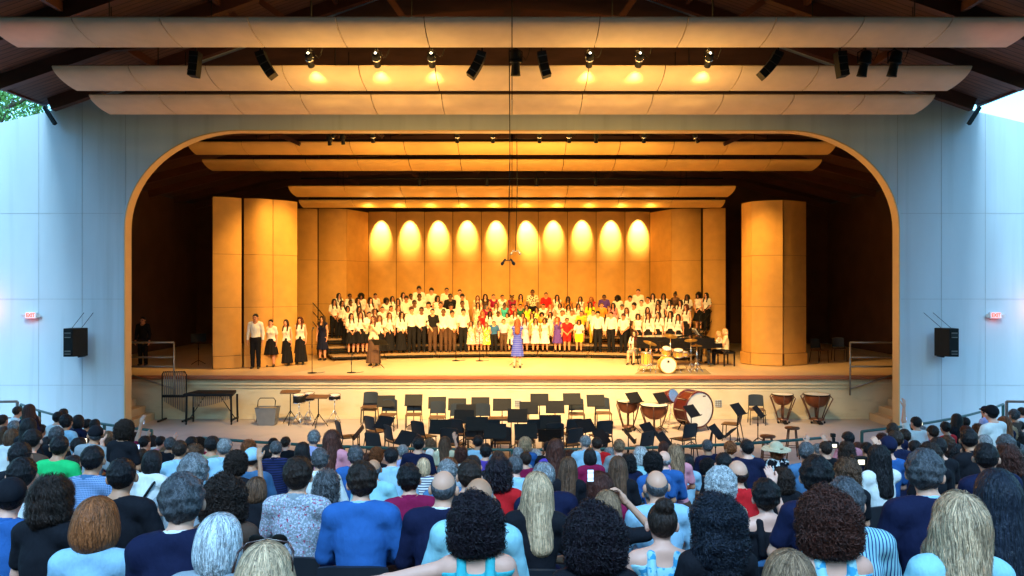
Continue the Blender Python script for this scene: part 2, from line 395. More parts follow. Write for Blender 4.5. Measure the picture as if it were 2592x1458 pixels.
# ------------------------------------------------------------------ stage
SY, SZ = 23.5, 1.337
st = empty('stage', (0, SY, 0)); tag(st, 'raised wooden concert stage with red brown nosing and cream front wall', 'stage')
b = MB(); b.box((0, 6.7, SZ-.1), (30.4, 13.4, .2)); b.build('stage_floor', 'deck', st)
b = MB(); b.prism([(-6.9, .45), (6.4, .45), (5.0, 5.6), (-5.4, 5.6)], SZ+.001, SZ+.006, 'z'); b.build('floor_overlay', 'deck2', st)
b = MB(); b.box((0, -.05, SZ-.055), (23.6, .12, .11)); bevel(b.build('nosing', 'nosing', st), .015)
b = MB(); b.box((0, .06, (SZ-.11)/2), (23.6, .1, SZ-.11)); b.build('front_wall', 'pitwall', st)
b = MB(); b.box((0, -.01, SZ-.27), (23.6, .06, .03)); b.box((0, -.005, SZ-.37), (23.6, .04, .025)); b.build('moulding', 'pitwall', st)
b = MB(); b.box((0, -.015, .05), (23.6, .04, .09)); b.build('skirting', 'pitwall', st)
for px in (1311, 1818):
    x = (px-1296)*SY/F; z = EYE-(1021-729)*SY/F; b = MB(); b.box((x, 0, z), (.21, .03, .21)); fr = b.build('vent_grille', 'groove', st)
    b = MB()
    for i in (-1, 0, 1): b.box((x, -.02, z+i*.065), (.19, .012, .018))
    for i in (-1, 0, 1): b.box((x+i*.065, -.02, z), (.018, .011, .19))
    b.build('grille_bar', 'steel', fr)
# side steps and guard rails at each stage end
for s_ in (-1, 1):
    sp = empty('stage_steps', (s_*10.9, 22.2, 0)); tag(sp, 'dim wooden steps up to the stage at its %s end' % ('left' if s_ < 0 else 'right'), 'steps', 'steps at the stage ends')
    for k in range(6):
        b = MB(); b.box((s_*(.10+k*.28), .55, (k+1)*.215/2), (.30, 1.3, (k+1)*.215)); b.build('step', 'nosing' if 0 else 'deck', sp)
    gr = empty('guard_rail', (s_*11.0, 23.35, 0)); tag(gr, 'bare metal guard rail beside the stage steps, %s end of the stage' % ('left' if s_ < 0 else 'right'), 'railing', 'guard rails at the stage ends')
    xi = -s_*.75
    for nm, a, bb in (('post', (xi, 0, .75), (xi, 0, 2.35)), ('post', (s_*.6, 0, .9), (s_*.6, 0, 2.35)), ('top_bar', (xi, 0, 2.35), (s_*.8, 0, 2.35)),
                      ('mid_bar', (xi, 0, 1.9), (s_*.8, 0, 1.9)), ('mid_bar', (xi, 0, 1.62), (s_*.8, 0, 1.62)), ('brace', (xi, 0, .95), (s_*.5, 0, 1.35))):
        b = MB(); b.tube([a, bb], .028, 8); b.build(nm, 'steel', gr)
# ------------------------------------------------------------------ ceiling reflectors
def reflector(y0, z0, y1, z1, half, nseg, mt, label, group):
    o = empty('ceiling_reflector', (0, y0, z0)); tag(o, label, 'acoustic panel', group)
    wseg = 2*half/nseg
    prof = []
    for i in range(9):
        t = i/8; a = t*PI/2*.96
        prof.append(((y1-y0)*(.15*t+.85*(1-math.cos(a))), (z1-z0)*(.12*t+.88*math.sin(a))))
    for k in range(nseg):
        xa = -half+k*wseg+.011; xb = xa+wseg-.022
        rows = []
        for yy, zz in prof:
            rows.append([(xa+(xb-xa)*j/4, yy, zz) for j in range(5)])
        b = MB(); b.sheet(rows, 0, True, thick=-.05); b.build('panel', mt, o)
    b = MB(); b.bar((-half+.3, y1-y0-.35, .12), (half-.3, y1-y0-.35, .12), .06, .10); b.build('frame', 'dark', o)
    for k in range(5):
        x = -half*.8+k*half*.4; b = MB(); b.tube([(x, y1-y0-.35, .12), (x, y1-y0-.35, 1.3)], .012, 6); b.build('hanger', 'dark', o)
    return o
gq = 'curved reflectors over the stage'
reflector(15.5, 9.44, 16.65, 9.18, 10.65, 12, 'cloud', 'curved beige ceiling reflector, topmost and nearest, spanning the whole picture', gq)
reflector(17.8, 9.13, 18.9, 8.82, 10.65, 12, 'cloud', 'curved beige ceiling reflector just behind the row of spotlights, second from top', gq)
reflector(19.3, 8.84, 20.4, 8.58, 10.62, 12, 'cloud', 'curved beige ceiling reflector directly above the arch, third from top', gq)
reflector(25.1, 8.76, 25.9, 8.47, 10.6, 12, 'cloudlit', 'amber lit ceiling reflector, first one inside the arch', gq)
reflector(26.3, 8.38, 27.3, 8.14, 10.6, 12, 'cloudlit', 'amber lit ceiling reflector, second one inside the arch', gq)
reflector(28.0, 7.69, 29.2, 7.44, 8.15, 8, 'cloudlit', 'short amber ceiling reflector with downlight glow, upper of the last two', gq)
reflector(29.4, 7.35, 30.1, 7.13, 8.15, 8, 'cloudlit', 'short amber ceiling reflector just above the choir back wall, lowest of all', gq)
# ------------------------------------------------------------------ shell panels
def shell_panel(par, a, b_, z1, bulge=.10, flat=False):
    """one curved upright panel between plan points a and b_, with two joint lines and a plinth"""
    a = Vector((*a, 0)); b_ = Vector((*b_, 0)); t = (b_-a); L = t.length; t.normalize(); n = Vector((t.y, -t.x, 0))
    if n.y > 0: n = -n
    def pt(u, off=0): return a+t*(L*u)+n*(bulge*math.sin(PI*u)+off)
    zs = [SZ+.02, SZ+.42, SZ+2.02, SZ+3.78, z1]
    mb = MB()
    for i in range(4):
        za, zb = zs[i]+(.006 if i else 0), zs[i+1]-.006
        off = .05 if i == 0 else 0
        rows = [[tuple(pt(.01+.98*j/8, off)+Vector((0,0,zz))) for j in range(9)] for zz in (za, zb)]
        mb.sheet(rows, 0, True, thick=.05)
    p = mb.build('panel', 'shell', par)
    mb = MB(); rows = [[tuple(pt(j/8, -.07)+Vector((0,0,zz))) for j in range(9)] for zz in (SZ+.01, z1-.03)]
    mb.sheet(rows, 0, True, thick=.02); mb.build('panel_backing', 'shelldark', par)
    mb = MB()
    for k in (.15, .85):
        q = pt(k, -.10-bulge); mb.box((q.x, q.y, (SZ+z1)/2), (.06, .06, z1-SZ-.1))
    mb.build('panel_frame', 'dark', par)
    return p
def XY(px, Y): return ((px-1296)*Y/F, Y)
def shellgroup(name, pts, z, label, bul=None, grp=None):
    o = empty(name, (0, 0, 0)); tag(o, label, 'acoustic shell', grp)
    for i, (a, b_) in enumerate(zip(pts, pts[1:])):
        bb = .10 if bul is None else bul[i]
        shell_panel(o, a, b_, z, bb)
    return o
edges = [933, 1003, 1074.5, 1146, 1218.5, 1290.5, 1362.5, 1436.5, 1509, 1582, 1645]
shellgroup('back_shell_wall', [XY(p, 33.0) for p in edges], 7.27, 'amber back wall of ten tall curved panels with arched light pools', [.09]*10)
shellgroup('shell_tower', [XY(538, 25.2), XY(612, 25.7)], 7.0, 'tall amber shell tower at far left, its outermost flat panel', [.06], 'shell panel towers')
shellgroup('shell_tower', [XY(617, 25.75), XY(691, 26.1), XY(753, 26.8)], 7.0, 'tall amber curved shell tower behind the four standing singers', [.16, .07], 'shell panel towers')
shellgroup('shell_tower', [XY(753, 30.6), XY(804, 30.65)], 7.16, 'narrow shell panel behind the girl in navy dress', [.04], 'shell panel towers')
shellgroup('shell_tower', [XY(806, 31.2), XY(878, 31.4), XY(933, 32.85)], 7.22, 'amber shell panels leading back to the left end of the choir wall', [.12, .02], 'shell panel towers')
shellgroup('shell_tower', [XY(1645, 32.85), XY(1700, 31.4), XY(1775, 31.2)], 7.22, 'amber shell panels leading back to the right end of the choir wall', [.02, .12], 'shell panel towers')
shellgroup('shell_tower', [XY(1779, 30.9), XY(1837, 30.6)], 7.18, 'narrow amber shell panel behind the two girls at the right riser rail', [.08], 'shell panel towers')
shellgroup('shell_tower', [XY(1877, 27.4), XY(1901, 26.7), XY(1982, 26.2)], 7.0, 'bright amber shell tower right of the piano bench', [.03, .10], 'shell panel towers')
shellgroup('shell_tower', [XY(1984, 26.25), XY(2041, 26.8)], 7.0, 'darker shell panel at the far right edge of the stage shell', [.05], 'shell panel towers')
# ------------------------------------------------------------------ choir risers
RYC = 14.1; RR = [15.4, 16.15, 16.9, 17.65, 18.45]; RH = [.20, .46, .72, .98]
A0 = -25.2; A1 = 25.2; NS = 7
M['riser'] = mat('riser_carpet', (.10,.055,.035), .8, var=.3)
M['risertop'] = mat('riser_top', (.30,.19,.10), .6, var=.2)
for k in range(NS):
    a0 = math.radians(A0+(A1-A0)*k/NS+.06); a1 = math.radians(A0+(A1-A0)*(k+1)/NS-.06)
    o = empty('choir_riser', (0, 0, 0)); tag(o, 'four step choir riser section, %s from the left under the singers' % nth(k), 'riser', 'choir riser sections')
    for i in range(4):
        def c(R, a): return (R*math.sin(a), RYC+R*math.cos(a))
        zz = SZ+RH[i]
        b = MB(); b.prism([c(RR[i], a0), c(RR[i], a1), c(RR[i+1], a1), c(RR[i+1], a0)], zz-.06, zz, 'z'); b.build('step', 'risertop', o)
        b = MB()
        for u in (.06, .5, .94):
            a = a0+(a1-a0)*u; x, y = c(RR[i]+.06, a); b.tube([(x, y, SZ+.01), (x, y, zz-.06)], .02, 6)
        for zq in (zz-.10,) if i == 0 else (zz-.10, zz-.18):
            b.bar((*c(RR[i]+.02, a0), zq), (*c(RR[i]+.02, a1), zq), .02, .05)
        b.build('riser_frame', 'dark', o)
for s_, lab in ((-1, 'left'), (1, 'right')):
    o = empty('riser_rail', (0, 0, 0)); tag(o, 'black guard rail at the %s end of the choir risers' % lab, 'railing', 'guard rails on the risers')
    a = math.radians(25.6*s_); p0 = (RR[1]*math.sin(a), RYC+RR[1]*math.cos(a)); p1 = (RR[4]*math.sin(a), RYC+RR[4]*math.cos(a))
    for z in (1.35, 1.75, 2.1):
        b = MB(); b.tube([(*p0, SZ+z-.5), (*p1, SZ+z)], .018, 6); b.build('bar', 'dark', o)
    for u in (0, .5, 1):
        x = p0[0]+(p1[0]-p0[0])*u; y = p0[1]+(p1[1]-p0[1])*u
        b = MB(); b.tube([(x, y, SZ+.02), (x, y, SZ+1.6+.5*u)], .02, 6); b.build('post', 'dark', o)
# ------------------------------------------------------------------ trees beyond the wall
def tree(x, y, h, r, label, seed, n=5200):
    rg = np.random.default_rng(seed); o = empty('leafy_tree', (x, y, 0)); tag(o, label, 'tree', 'trees beyond the wall')
    b = MB(); b.tube([(0,0,-.05), (.1,.05,h*.3), (-.1,.1,h*.55), (.05,0,h*.8)], [.32,.26,.18,.07], 9)
    tips = []
    for k in range(14):
        a = k*2.4; z = h*(.32+.04*k); q = (math.cos(a)*r*.7, math.sin(a)*r*.7, z+h*.15)
        b.tube([(0, .05, z), (q[0]*.5, q[1]*.5, z+h*.06), q], [.12,.07,.03], 6); tips.append(q)
    b.build('trunk', 'bark', o)
    cl = []
    for k in range(46):
        u = rg.normal(size=3); u /= np.linalg.norm(u); rad = r*rg.uniform(.35, 1)
        cl.append((u[0]*rad, u[1]*rad, h*.68+u[2]*rad*.75, r*rg.uniform(.18, .34)))
    C_ = np.array(cl); idx = rg.integers(0, len(cl), n); d = rg.normal(size=(n, 3)); d /= np.linalg.norm(d, axis=1)[:, None]
    c0 = C_[idx, :3]+d*(C_[idx, 3:4]*rg.uniform(.3, 1, (n, 1))**.5)
    u = rg.normal(size=(n, 3)); u /= np.linalg.norm(u, axis=1)[:, None]; v = np.cross(u, rg.normal(size=(n, 3))); v /= np.linalg.norm(v, axis=1)[:, None]
    s = rg.uniform(.06, .14, (n, 1)); q = np.stack([c0-u*s, c0+v*s*.5, c0+u*s, c0-v*s*.5], 1).reshape(-1, 3)
    me = bpy.data.meshes.new('crown'); me.from_pydata(q.tolist(), [], np.arange(4*n).reshape(-1, 4).tolist()); me.materials.append(M['leaf'])
    link('crown', me, o)
tree(-22.5, 32, 17, 5.2, 'bright green leafy tree seen over the left end of the wall', 3, 9000)
tree(-29, 40, 17, 5.5, 'paler leafy tree further back, left of the nearer tree', 4)

# ------------------------------------------------------------------ theatre lamps (each lit fixture carries its own light; reflector fills are added)
def SPt(px, py, Y): return P(px*1.00621, py*1.00621, Y)
M['mic'] = mat('microphone', (.02,.02,.02), .4, var=.1)
M['lampglow'] = mat('lamp_lens', (1,.8,.5), .3, var=0, emit=(1.0,.75,.4,6))
M['ventglow'] = mat('lamp_vent_glow', (1,.8,.5), .3, var=0, emit=(1.0,.85,.6,9))
def ers(name, loc, aim, lit, label, grp, sc=1., energy=0, ang=40, col=AMBER, blend=.6, small=False):
    o = empty(name, loc); tag(o, label, 'stage light', grp)
    d = (Vector(aim)-Vector(loc)).normalized(); L = .52*sc; r = .115*sc
    b = MB(); b.lathe([(r*.55,-L*.5),(r*.95,-L*.42),(r*1.02,-L*.1),(r*.8,0),(r*.72,L*.1),(r*.82,L*.4),(r*.9,L*.5)], (0,0,0), 18, 0, d); b.build('housing', 'dark', o)
    b = MB(); b.lathe([(r*1.10,-L*.12),(r*1.12,-L*.06),(r*1.10,0.0)], (0,0,0), 18, 0, d); b.build('rim', 'chrome' if lit else 'dark', o)
    b = MB(); b.lathe([(0.001,0),(r*.7,.001)], d*(L*.505), 16, 0, d, caps=False); b.build('lens', 'lampglow' if lit and small else 'dark', o)
    if lit and not small:
        b = MB(); b.lathe([(0.001,0),(r*.2,-.01),(r*.3,.01)], d*(-L*.52), 12, 0, d, caps=False); b.build('vent', 'ventglow', o)
    b = MB(); hgt = .30*sc
    b.tube([(r*1.15,0,0),(r*1.15,0,hgt*.75),(0,0,hgt),(-r*1.15,0,hgt*.75),(-r*1.15,0,0)], .014*sc, 6); b.build('yoke', 'dark', o)
    b = MB(); b.tube([(0,0,hgt),(0,0,hgt+.14)], .022*sc, 6); b.build('clamp', 'dark', o)
    b = MB(); b.tube([(r,.02,hgt*.6),(r+.10,.03,hgt*.2),(r+.16,.03,hgt*.55),(r+.22,.0,hgt+.1)], .008, 5); b.build('cable', 'dark', o)
    if energy:
        s_ = spot('spot_beam', Vector(loc)+d*(L*.56), aim, energy, ang, blend, col, .08)
        s_.parent = o; s_.location = d*(L*.56)
    return o
def linearray(loc, lean, label):
    o = empty('column_speaker', loc); tag(o, label, 'loudspeaker', 'curved black column speakers under the roof')
    rows = []; n = 10; w = .10
    pts = [(lean*.20*(k/n)+lean*.16*(k/n)**2, -.54*k/n) for k in range(n+1)]
    for k, (x, z) in enumerate(pts):
        x2, z2 = pts[min(k+1, n)]; x1, z1 = pts[max(k-1, 0)]; t = Vector((x2-x1, 0, z2-z1)).normalized(); q = Vector((-t.z, 0, t.x))*w
        c_ = Vector((x, 0, z)); rows.append([tuple(c_-q+Vector((0,-.13,0))), tuple(c_+q+Vector((0,-.13,0))), tuple(c_+q+Vector((0,.13,0))), tuple(c_-q+Vector((0,.13,0))), tuple(c_-q+Vector((0,-.13,0)))])
    b = MB(); b.sheet(rows); b.add(rows[0][:4], [(0,1,2,3)]); b.add(rows[-1][:4], [(0,1,2,3)]); b.build('cabinet', 'dark', o)
    b = MB()
    for k in (2, 5, 8):
        r0 = rows[k]; b.bar(Vector(r0[0])-Vector((0,.012,0)), Vector(r0[1])-Vector((0,.012,0)), .01, .02)
    b.build('grille_band', 'mic', o)
    b = MB(); b.tube([(0,0,0),(0,0,.6)], .02, 6); b.build('hanger', 'dark', o)
    return o
nm6 = [779, 947, 1086, 1483, 1608, 1783]
for i, px in enumerate(nm6):
    p = SPt(px, 150, 17.3); ax = (px-1288)/1288*11
    ers('stage_spotlight', p, (ax*1.15, 29.0, 2.4), True, 'lit black spotlight with bright top vent, %s from the left under the front reflector' % nth(i), 'lit spotlights in front of the arch', .74, 2350, 58, AMBER, 1.0)
    point('reflector_fill', (p.x, p.y+.3, p.z-1.25), 60, AMBER, .5)  # added fill light well below the lamp, brightens the front reflectors
    point('vent_spill', (p.x, p.y, p.z+.36), 26, AMBER, .05)
for i, (px, py) in enumerate([(1297, 158), (2174, 160), (2250, 160)]):
    p = SPt(px, py, 17.3); ers('dark_spotlight', p, (p.x*.95, 17.9, p.z-3), False, ['unlit spotlight hanging dead centre beside the microphone cable', 'unlit spotlight at the right with a looped cable, inner of two', 'unlit spotlight at the right, outermost of the row'][i], 'unlit spotlights', 1.1)
for px, bd, lb in [(493, -.15, 'outermost curved column speaker on the left'), (655, .8, 'second curved column speaker from the left'), (1213, -.75, 'curved column speaker just left of centre'),
               (1362, .35, 'curved column speaker just right of centre'), (1958, -1.1, 'curved column speaker at the right, leaning inward'), (2113, .2, 'outermost curved column speaker on the right')]:
    p = SPt(px, 132, 17.25); linearray(p, bd, lb)
# pipe
pp = empty('lighting_pipe', (0, 17.3, 9.98)); tag(pp, 'long horizontal pipe carrying the front row of spotlights', 'pipe')
b = MB(); b.tube([(-9.6,0,0),(9.6,0,0)], .03, 8); b.build('pipe', 'dark', pp)
for k in range(9):
    b = MB(); b.tube([(-9+k*2.25,0,0),(-9+k*2.25,0,2.2 if abs(k-4) < 3 else .8)], .012, 5); b.build('drop_rod', 'dark', pp)
# inner row
inn = [(828,352,0),(862,350,0),(938,346,1),(1150,346,1),(1240,346,1),(1357,346,1),(1432,346,1),(1500,346,0),(1620,346,1)]
for i, (px, py, lit) in enumerate(inn):
    p = SPt(px, py, 23.6)
    ers('par_light', p, (p.x*1.15, 28.5, 1.9) if lit else (p.x, 25, p.z-2.5), bool(lit), 'small %s par light just inside the arch, %s from the left' % ('lit' if lit else 'unlit', nth(i)), 'par lights inside the arch', .62, 1150 if lit else 0, 80, AMBER, 1.0, small=True)
    if lit: point('reflector_fill', (p.x, p.y+.95, p.z-1.0), 48, AMBER, .3)  # added fill light set apart from the lamp, for the inner reflectors
    if lit: point('vent_spill', (p.x, p.y-.15, p.z+.15), 9, AMBER, .05)
for z, Y, nm in ((8.98, 23.6, 'pipe carrying the par lights just inside the arch'), (7.95, 27.75, 'dim pipe carrying four unlit lights deep in the stage roof')):
    o = empty('lighting_pipe', (0, Y, z)); tag(o, nm, 'pipe')
    b = MB(); b.tube([(-7.6,0,0),(7.6,0,0)], .028, 8); b.build('pipe', 'dark', o)
for i, px in enumerate((1055, 1225, 1350, 1498)):
    p = SPt(px, 457, 27.75); ers('unlit_par_light', p, (p.x, 28.2, p.z-2), False, 'unlit light deep in the stage roof, %s from the left' % nth(i), 'unlit lights above the last reflectors', .6)
# ten downlights washing the back wall
for i in range(10):
    px = (edges[i]+edges[i+1])/2; x = (px-1296)*33.0/F
    o = empty('wall_downlight', (x, 32.05, 7.50)); tag(o, 'hidden downlight making the %s arched light pool on the back wall' % nth(i), 'downlight', 'downlights over the back wall')
    b = MB(); b.lathe([(.07,-.1),(.09,-.05),(.09,.1)], (0,0,0), 14, 0, Vector((0,.66,-.75))); b.build('can', 'dark', o)
    dz = [0,0,0,.03,0,-.02,.02,.06,.02,.08][i]; dx = [-.06,-.02,0,.02,.04,.16,.02,0,0,.03][i]
    s_ = spot('downlight_beam', (x, 32.15, 7.46), (x+dx, 33.0, 6.42+dz-.16), 1500*(1,.9,1.05,.85,.95,1.15,.8,.9,1.0,1.2)[i], 44, .85, (1.0,.70,.30), .03); s_.parent = o; s_.location = (0, .20, -.19)
    if i % 1 == 0: point('reflector_fill', (x, 29.75, 6.98), 11, AMBER, .04)  # added fill light with no fixture, under the lowest reflector
# side tower accents
for s_, x in ((-1, -9.2), (1, 9.4)):
    p = Vector((x*.62, 24.4, 8.75)); ers('tower_light', p, (x, 26.4, 3.2), True, 'lit light aimed at the shell tower on the %s' % ('left' if s_ < 0 else 'right'), 'lights aimed at the towers', .62, 1500, 54, AMBER, .9, small=True)
# added fill spots without fixtures, washing the pit wall and floor
for px in (870, 1290, 1700):
    p = SPt(px+45, 190, 17.0); s_ = spot('pit_fill', p, (p.x*1.15, 23.4, .9), 6400, 62, 1.0, (1.0,.66,.28), .15)
# microphones on long cables
def hangmic(px, pytop, py, Y, col, label):
    t = SPt(px, pytop, Y); e = SPt(px-3, py, Y); o = empty('hanging_microphone', e); tag(o, label, 'microphone', 'stereo microphones hung over the stage')
    b = MB(); b.tube([(0,0,0), ((t-e)*.5+Vector((.03,0,0))), t-e], .012, 6); b.build('cable', 'dark', o)
    b = MB(); b.bar((-.09,0,0), (.09,0,0), .03, .02); b.build('stereo_bar', col, o)
    for s_ in (-1, 1):
        b = MB(); b.tube([(s_*.06,0,.03),(s_*.10,-.02,-.03)], .022, 8); b.lathe([(.02,-.03),(.034,0),(.034,.05),(.0,.075)], (s_*.11,-.03,-.05), 10, 0, (s_*.7,-.2,-1)); b.build('microphone_head', col, o)
hangmic(1281, 121, 655, 17.0, 'mic', 'black stereo microphone pair on the long cable at centre')
hangmic(1300, 330, 632, 22.4, 'steel', 'pale stereo microphone pair hanging slightly higher and right')
# loudspeakers on the wall
def wallspeaker(s_, label):
    x = -11.92 if s_ < 0 else 11.87
    o = empty('wall_speaker', (x, 21.08, 2.52)); tag(o, label, 'loudspeaker', 'loudspeakers on the blue wall')
    w2, d2, h2 = .235, .22, .385
    poly = [(-w2, -d2), (w2*.10, -d2), (w2, d2*.7), (-w2, d2*.7)] if s_ < 0 else [(w2, -d2), (-w2*.10, -d2), (-w2, d2*.7), (w2, d2*.7)]
    b = MB(); b.prism(poly, -h2, h2, 'z'); bevel(b.build('cabinet', 'dark', o), .012)
    cx = -w2*.45*(1 if s_ < 0 else -1)
    for z, hh in ((.2, .12), (-.27, .08)):
        b = MB(); b.box((cx, -d2-.004, z), (.18, .02, hh)); fr = b.build('horn', 'mic', o)
        b = MB(); b.bar((cx-.08, -d2-.016, z+hh*.5), (cx+.08, -d2-.016, z+hh*.5), .012, .025); b.bar((cx-.08, -d2-.016, z-hh*.5), (cx+.08, -d2-.016, z-hh*.5), .012, .02); b.build('horn_lip', 'steel', fr)
    b = MB(); b.tube([(0,.1,-h2-.02),(0,.48,-h2-.02)], .03, 8); b.build('bracket', 'dark', o)
    for k in (-.12, .14):
        b = MB(); b.tube([(k, 0, h2), (k*1.0-(.28*s_ if s_ > 0 else -.1), .46, h2+.44)], .007, 5); b.lathe([(.03,0),(.03,.03)], (k-(.28*s_ if s_ > 0 else -.1), .44, h2+.44), 8, 0, (0,1,0)); b.build('chain', 'dark', o)
wallspeaker(-1, 'black loudspeaker bracketed to the blue wall left of the arch')
wallspeaker(1, 'black loudspeaker hung on chains on the blue wall right of the arch')
# exit signs
M['exitface'] = mat('exit_face', (.8,.8,.8), .4, var=.02, emit=(1,.75,.75,.25))
M['exitred'] = mat('exit_letters', (.9,.05,.03), .4, var=0, emit=(1.0,.06,.03,2.2))
M['white'] = mat('white_plastic', (.75,.75,.75), .4, var=.03)
def text_mesh(txt, size, depth=.004):
    c = bpy.data.curves.new('lettering', 'FONT'); c.body = txt; c.size = size; c.extrude = depth; c.align_x = 'CENTER'; c.align_y = 'CENTER'; c.offset = size*.02
    t = bpy.data.objects.new('lettering', c); COL.objects.link(t); bpy.context.view_layer.update()
    me = bpy.data.meshes.new_from_object(t.evaluated_get(bpy.context.evaluated_depsgraph_get())); bpy.data.objects.remove(t); return me
EXM = text_mesh('EXIT', .175)
EXM.materials.clear(); EXM.materials.append(M['exitred'])
for s_, px in ((-1, 78), (1, 2504)):
    q = SPt(px, 793, 21.42); o = empty('exit_sign', q, -.15*s_); tag(o, 'lit red and white EXIT sign on the blue wall at the far %s' % ('left' if s_ < 0 else 'right'), 'sign', 'exit signs')
    b = MB(); b.box((0,0,0), (.30,.07,.18)); bevel(b.build('sign_box', 'white', o), .008)
    b = MB(); b.box((0,-.037,0), (.27,.006,.15)); b.build('sign_face', 'exitface', o)
    link('lettering', EXM, o, (0,-.046,0), (PI/2,0,0), (.62,.8,1))
    for k in (-1, 1):
        b = MB(); b.lathe([(.02,-.05),(.055,0),(.055,.02)], (k*.20,-.02,-.01), 12, 0, (k*.4,-1,-.2)); b.build('emergency_lamp', 'white', o)
    point('sign_glow', (q.x, q.y-.12, q.z-.14), .6, (1,.08,.05), .05)
# warm wall lamps just outside the picture at both ends
for s_ in (-1, 1):
    x = s_*14.75; o = empty('wall_sconce', (x, 21.3, 3.35)); tag(o, 'wall lamp beyond the %s exit sign' % ('left' if s_ < 0 else 'right'), 'wall lamp', 'wall lamps beside the exits')
    b = MB(); b.lathe([(.05,-.1),(.11,-.02),(.11,.12)], (0,.05,0), 12, 0, (0,0,1)); b.build('lamp_shade', 'dark', o)
    point('sconce_light', (x, 21.1, 3.45), 15, (1.0,.22,.10), .1)
    spot('sconce_beam', (x, 21.1, 3.5), (s_*10.0, 15.8, 9.25), 420, 9, 1.0, (1.0,.25,.12), .05)
# ------------------------------------------------------------------ distance-field modeller for bodies, hair and clothes
class Field:
    PAD = .09
    def __init__(s, lo, hi, h):
        s.lo = np.array(lo, float); s.h = h; s.n = np.ceil((np.array(hi)-s.lo)/h).astype(int)+1
        s.ax = [s.lo[i]+h*np.arange(s.n[i]) for i in range(3)]; s.V = np.full(s.n, s.PAD, np.float32)
    def blk(s, bl, bh):
        a = np.clip(np.floor((bl-s.PAD-s.lo)/s.h).astype(int), 0, s.n); b = np.clip(np.ceil((bh+s.PAD-s.lo)/s.h).astype(int)+1, 0, s.n)
        sl = tuple(slice(a[i], b[i]) for i in range(3))
        return sl, [s.ax[i][sl[i]] for i in range(3)]
    def put(s, sl, d, k, op):
        V = s.V[sl]
        if V.size == 0: return
        if op == 'u':
            hh = np.clip(.5+.5*(V-d)/k, 0, 1); r = V*(1-hh)+d*hh-k*hh*(1-hh)
        else:
            hh = np.clip(.5-.5*(V+d)/k, 0, 1); r = V*(1-hh)+(-d)*hh+k*hh*(1-hh)
        s.V[sl] = r
    def rc(s, a, b, r1, r2, k=.02, op='u'):
        a = np.array(a, float); b = np.array(b, float); R = max(r1, r2)
        sl, (X, Y, Z) = s.blk(np.minimum(a, b)-R, np.maximum(a, b)+R)
        X = X[:, None, None]-a[0]; Y = Y[None, :, None]-a[1]; Z = Z[None, None, :]-a[2]; d = b-a
        t = np.clip((X*d[0]+Y*d[1]+Z*d[2])/max(d@d, 1e-9), 0, 1)
        D = np.sqrt((X-t*d[0])**2+(Y-t*d[1])**2+(Z-t*d[2])**2)-(r1+(r2-r1)*t); s.put(sl, D, k, op); return s
    def el(s, c, r, k=.02, op='u'):
        c = np.array(c, float); r = np.array(r, float); sl, (X, Y, Z) = s.blk(c-r, c+r)
        X = X[:, None, None]-c[0]; Y = Y[None, :, None]-c[1]; Z = Z[None, None, :]-c[2]
        k0 = np.sqrt((X/r[0])**2+(Y/r[1])**2+(Z/r[2])**2); k1 = np.sqrt((X/r[0]**2)**2+(Y/r[1]**2)**2+(Z/r[2]**2)**2)+1e-6
        s.put(sl, k0*(k0-1)/k1, k, op); return s
    def cut(s, n, d):
        n = np.array(n, float); n /= np.linalg.norm(n)
        P_ = s.ax[0][:, None, None]*n[0]+s.ax[1][None, :, None]*n[1]+s.ax[2][None, None, :]*n[2]-d
        s.V = np.maximum(s.V, P_).astype(np.float32); return s
    def wob(s, amp, fr, ph=0.):
        X, Y, Z = s.ax[0][:, None, None], s.ax[1][None, :, None], s.ax[2][None, None, :]
        s.V = (s.V+amp*(np.sin(fr*X+ph+1.3*np.sin(fr*.7*Z))*np.sin(fr*1.1*Y+ph*2)+.6*np.sin(fr*1.9*Z+ph+np.sin(fr*Y+ph)))).astype(np.float32); return s
    def surf(s):
        V = s.V.astype(np.float64); I = V < 0; nx, ny, nz = V.shape
        c = I[:-1, :-1, :-1].astype(np.int8)
        for dx in (0, 1):
            for dy in (0, 1):
                for dz in (0, 1):
                    if dx+dy+dz: c = c+I[dx:nx-1+dx, dy:ny-1+dy, dz:nz-1+dz]
        ci = np.argwhere((c > 0) & (c < 8)); idx = -np.ones(c.shape, int); idx[tuple(ci.T)] = np.arange(len(ci))
        acc = np.zeros((len(ci), 3)); cnt = np.zeros(len(ci))
        cor = [(a, b, d) for a in (0, 1) for b in (0, 1) for d in (0, 1)]
        for p in cor:
            for ax in range(3):
                if p[ax]: continue
                q = list(p); q[ax] = 1
                va = V[tuple((ci+np.array(p)).T)]; vb = V[tuple((ci+np.array(q)).T)]; m = (va < 0) != (vb < 0)
                t = np.where(m, va/(va-vb+1e-12), 0); pt = np.array(p)[None, :]+t[:, None]*(np.array(q)-np.array(p))
                acc[m] += pt[m]; cnt[m] += 1
        vs = s.lo+(ci+acc/cnt[:, None])*s.h; fs = []
        for ax in range(3):
            o = [i for i in range(3) if i != ax]
            A = [slice(None)]*3; B = [slice(None)]*3; A[ax] = slice(0, -1); B[ax] = slice(1, None)
            m = I[tuple(A)] != I[tuple(B)]; e = np.argwhere(m)
            e = e[(e[:, o[0]] > 0) & (e[:, o[1]] > 0) & (e[:, o[0]] < V.shape[o[0]]-1) & (e[:, o[1]] < V.shape[o[1]]-1)]
            if len(e) == 0: continue
            q = []
            for da, db in ((-1, -1), (0, -1), (0, 0), (-1, 0)):
                ee = e.copy(); ee[:, o[0]] += da; ee[:, o[1]] += db; q.append(idx[tuple(ee.T)])
            q = np.stack(q, 1); flip = I[tuple(e.T)] ^ (ax == 1); q[~flip] = q[~flip][:, ::-1]; fs.append(q)
        return vs, np.concatenate(fs)
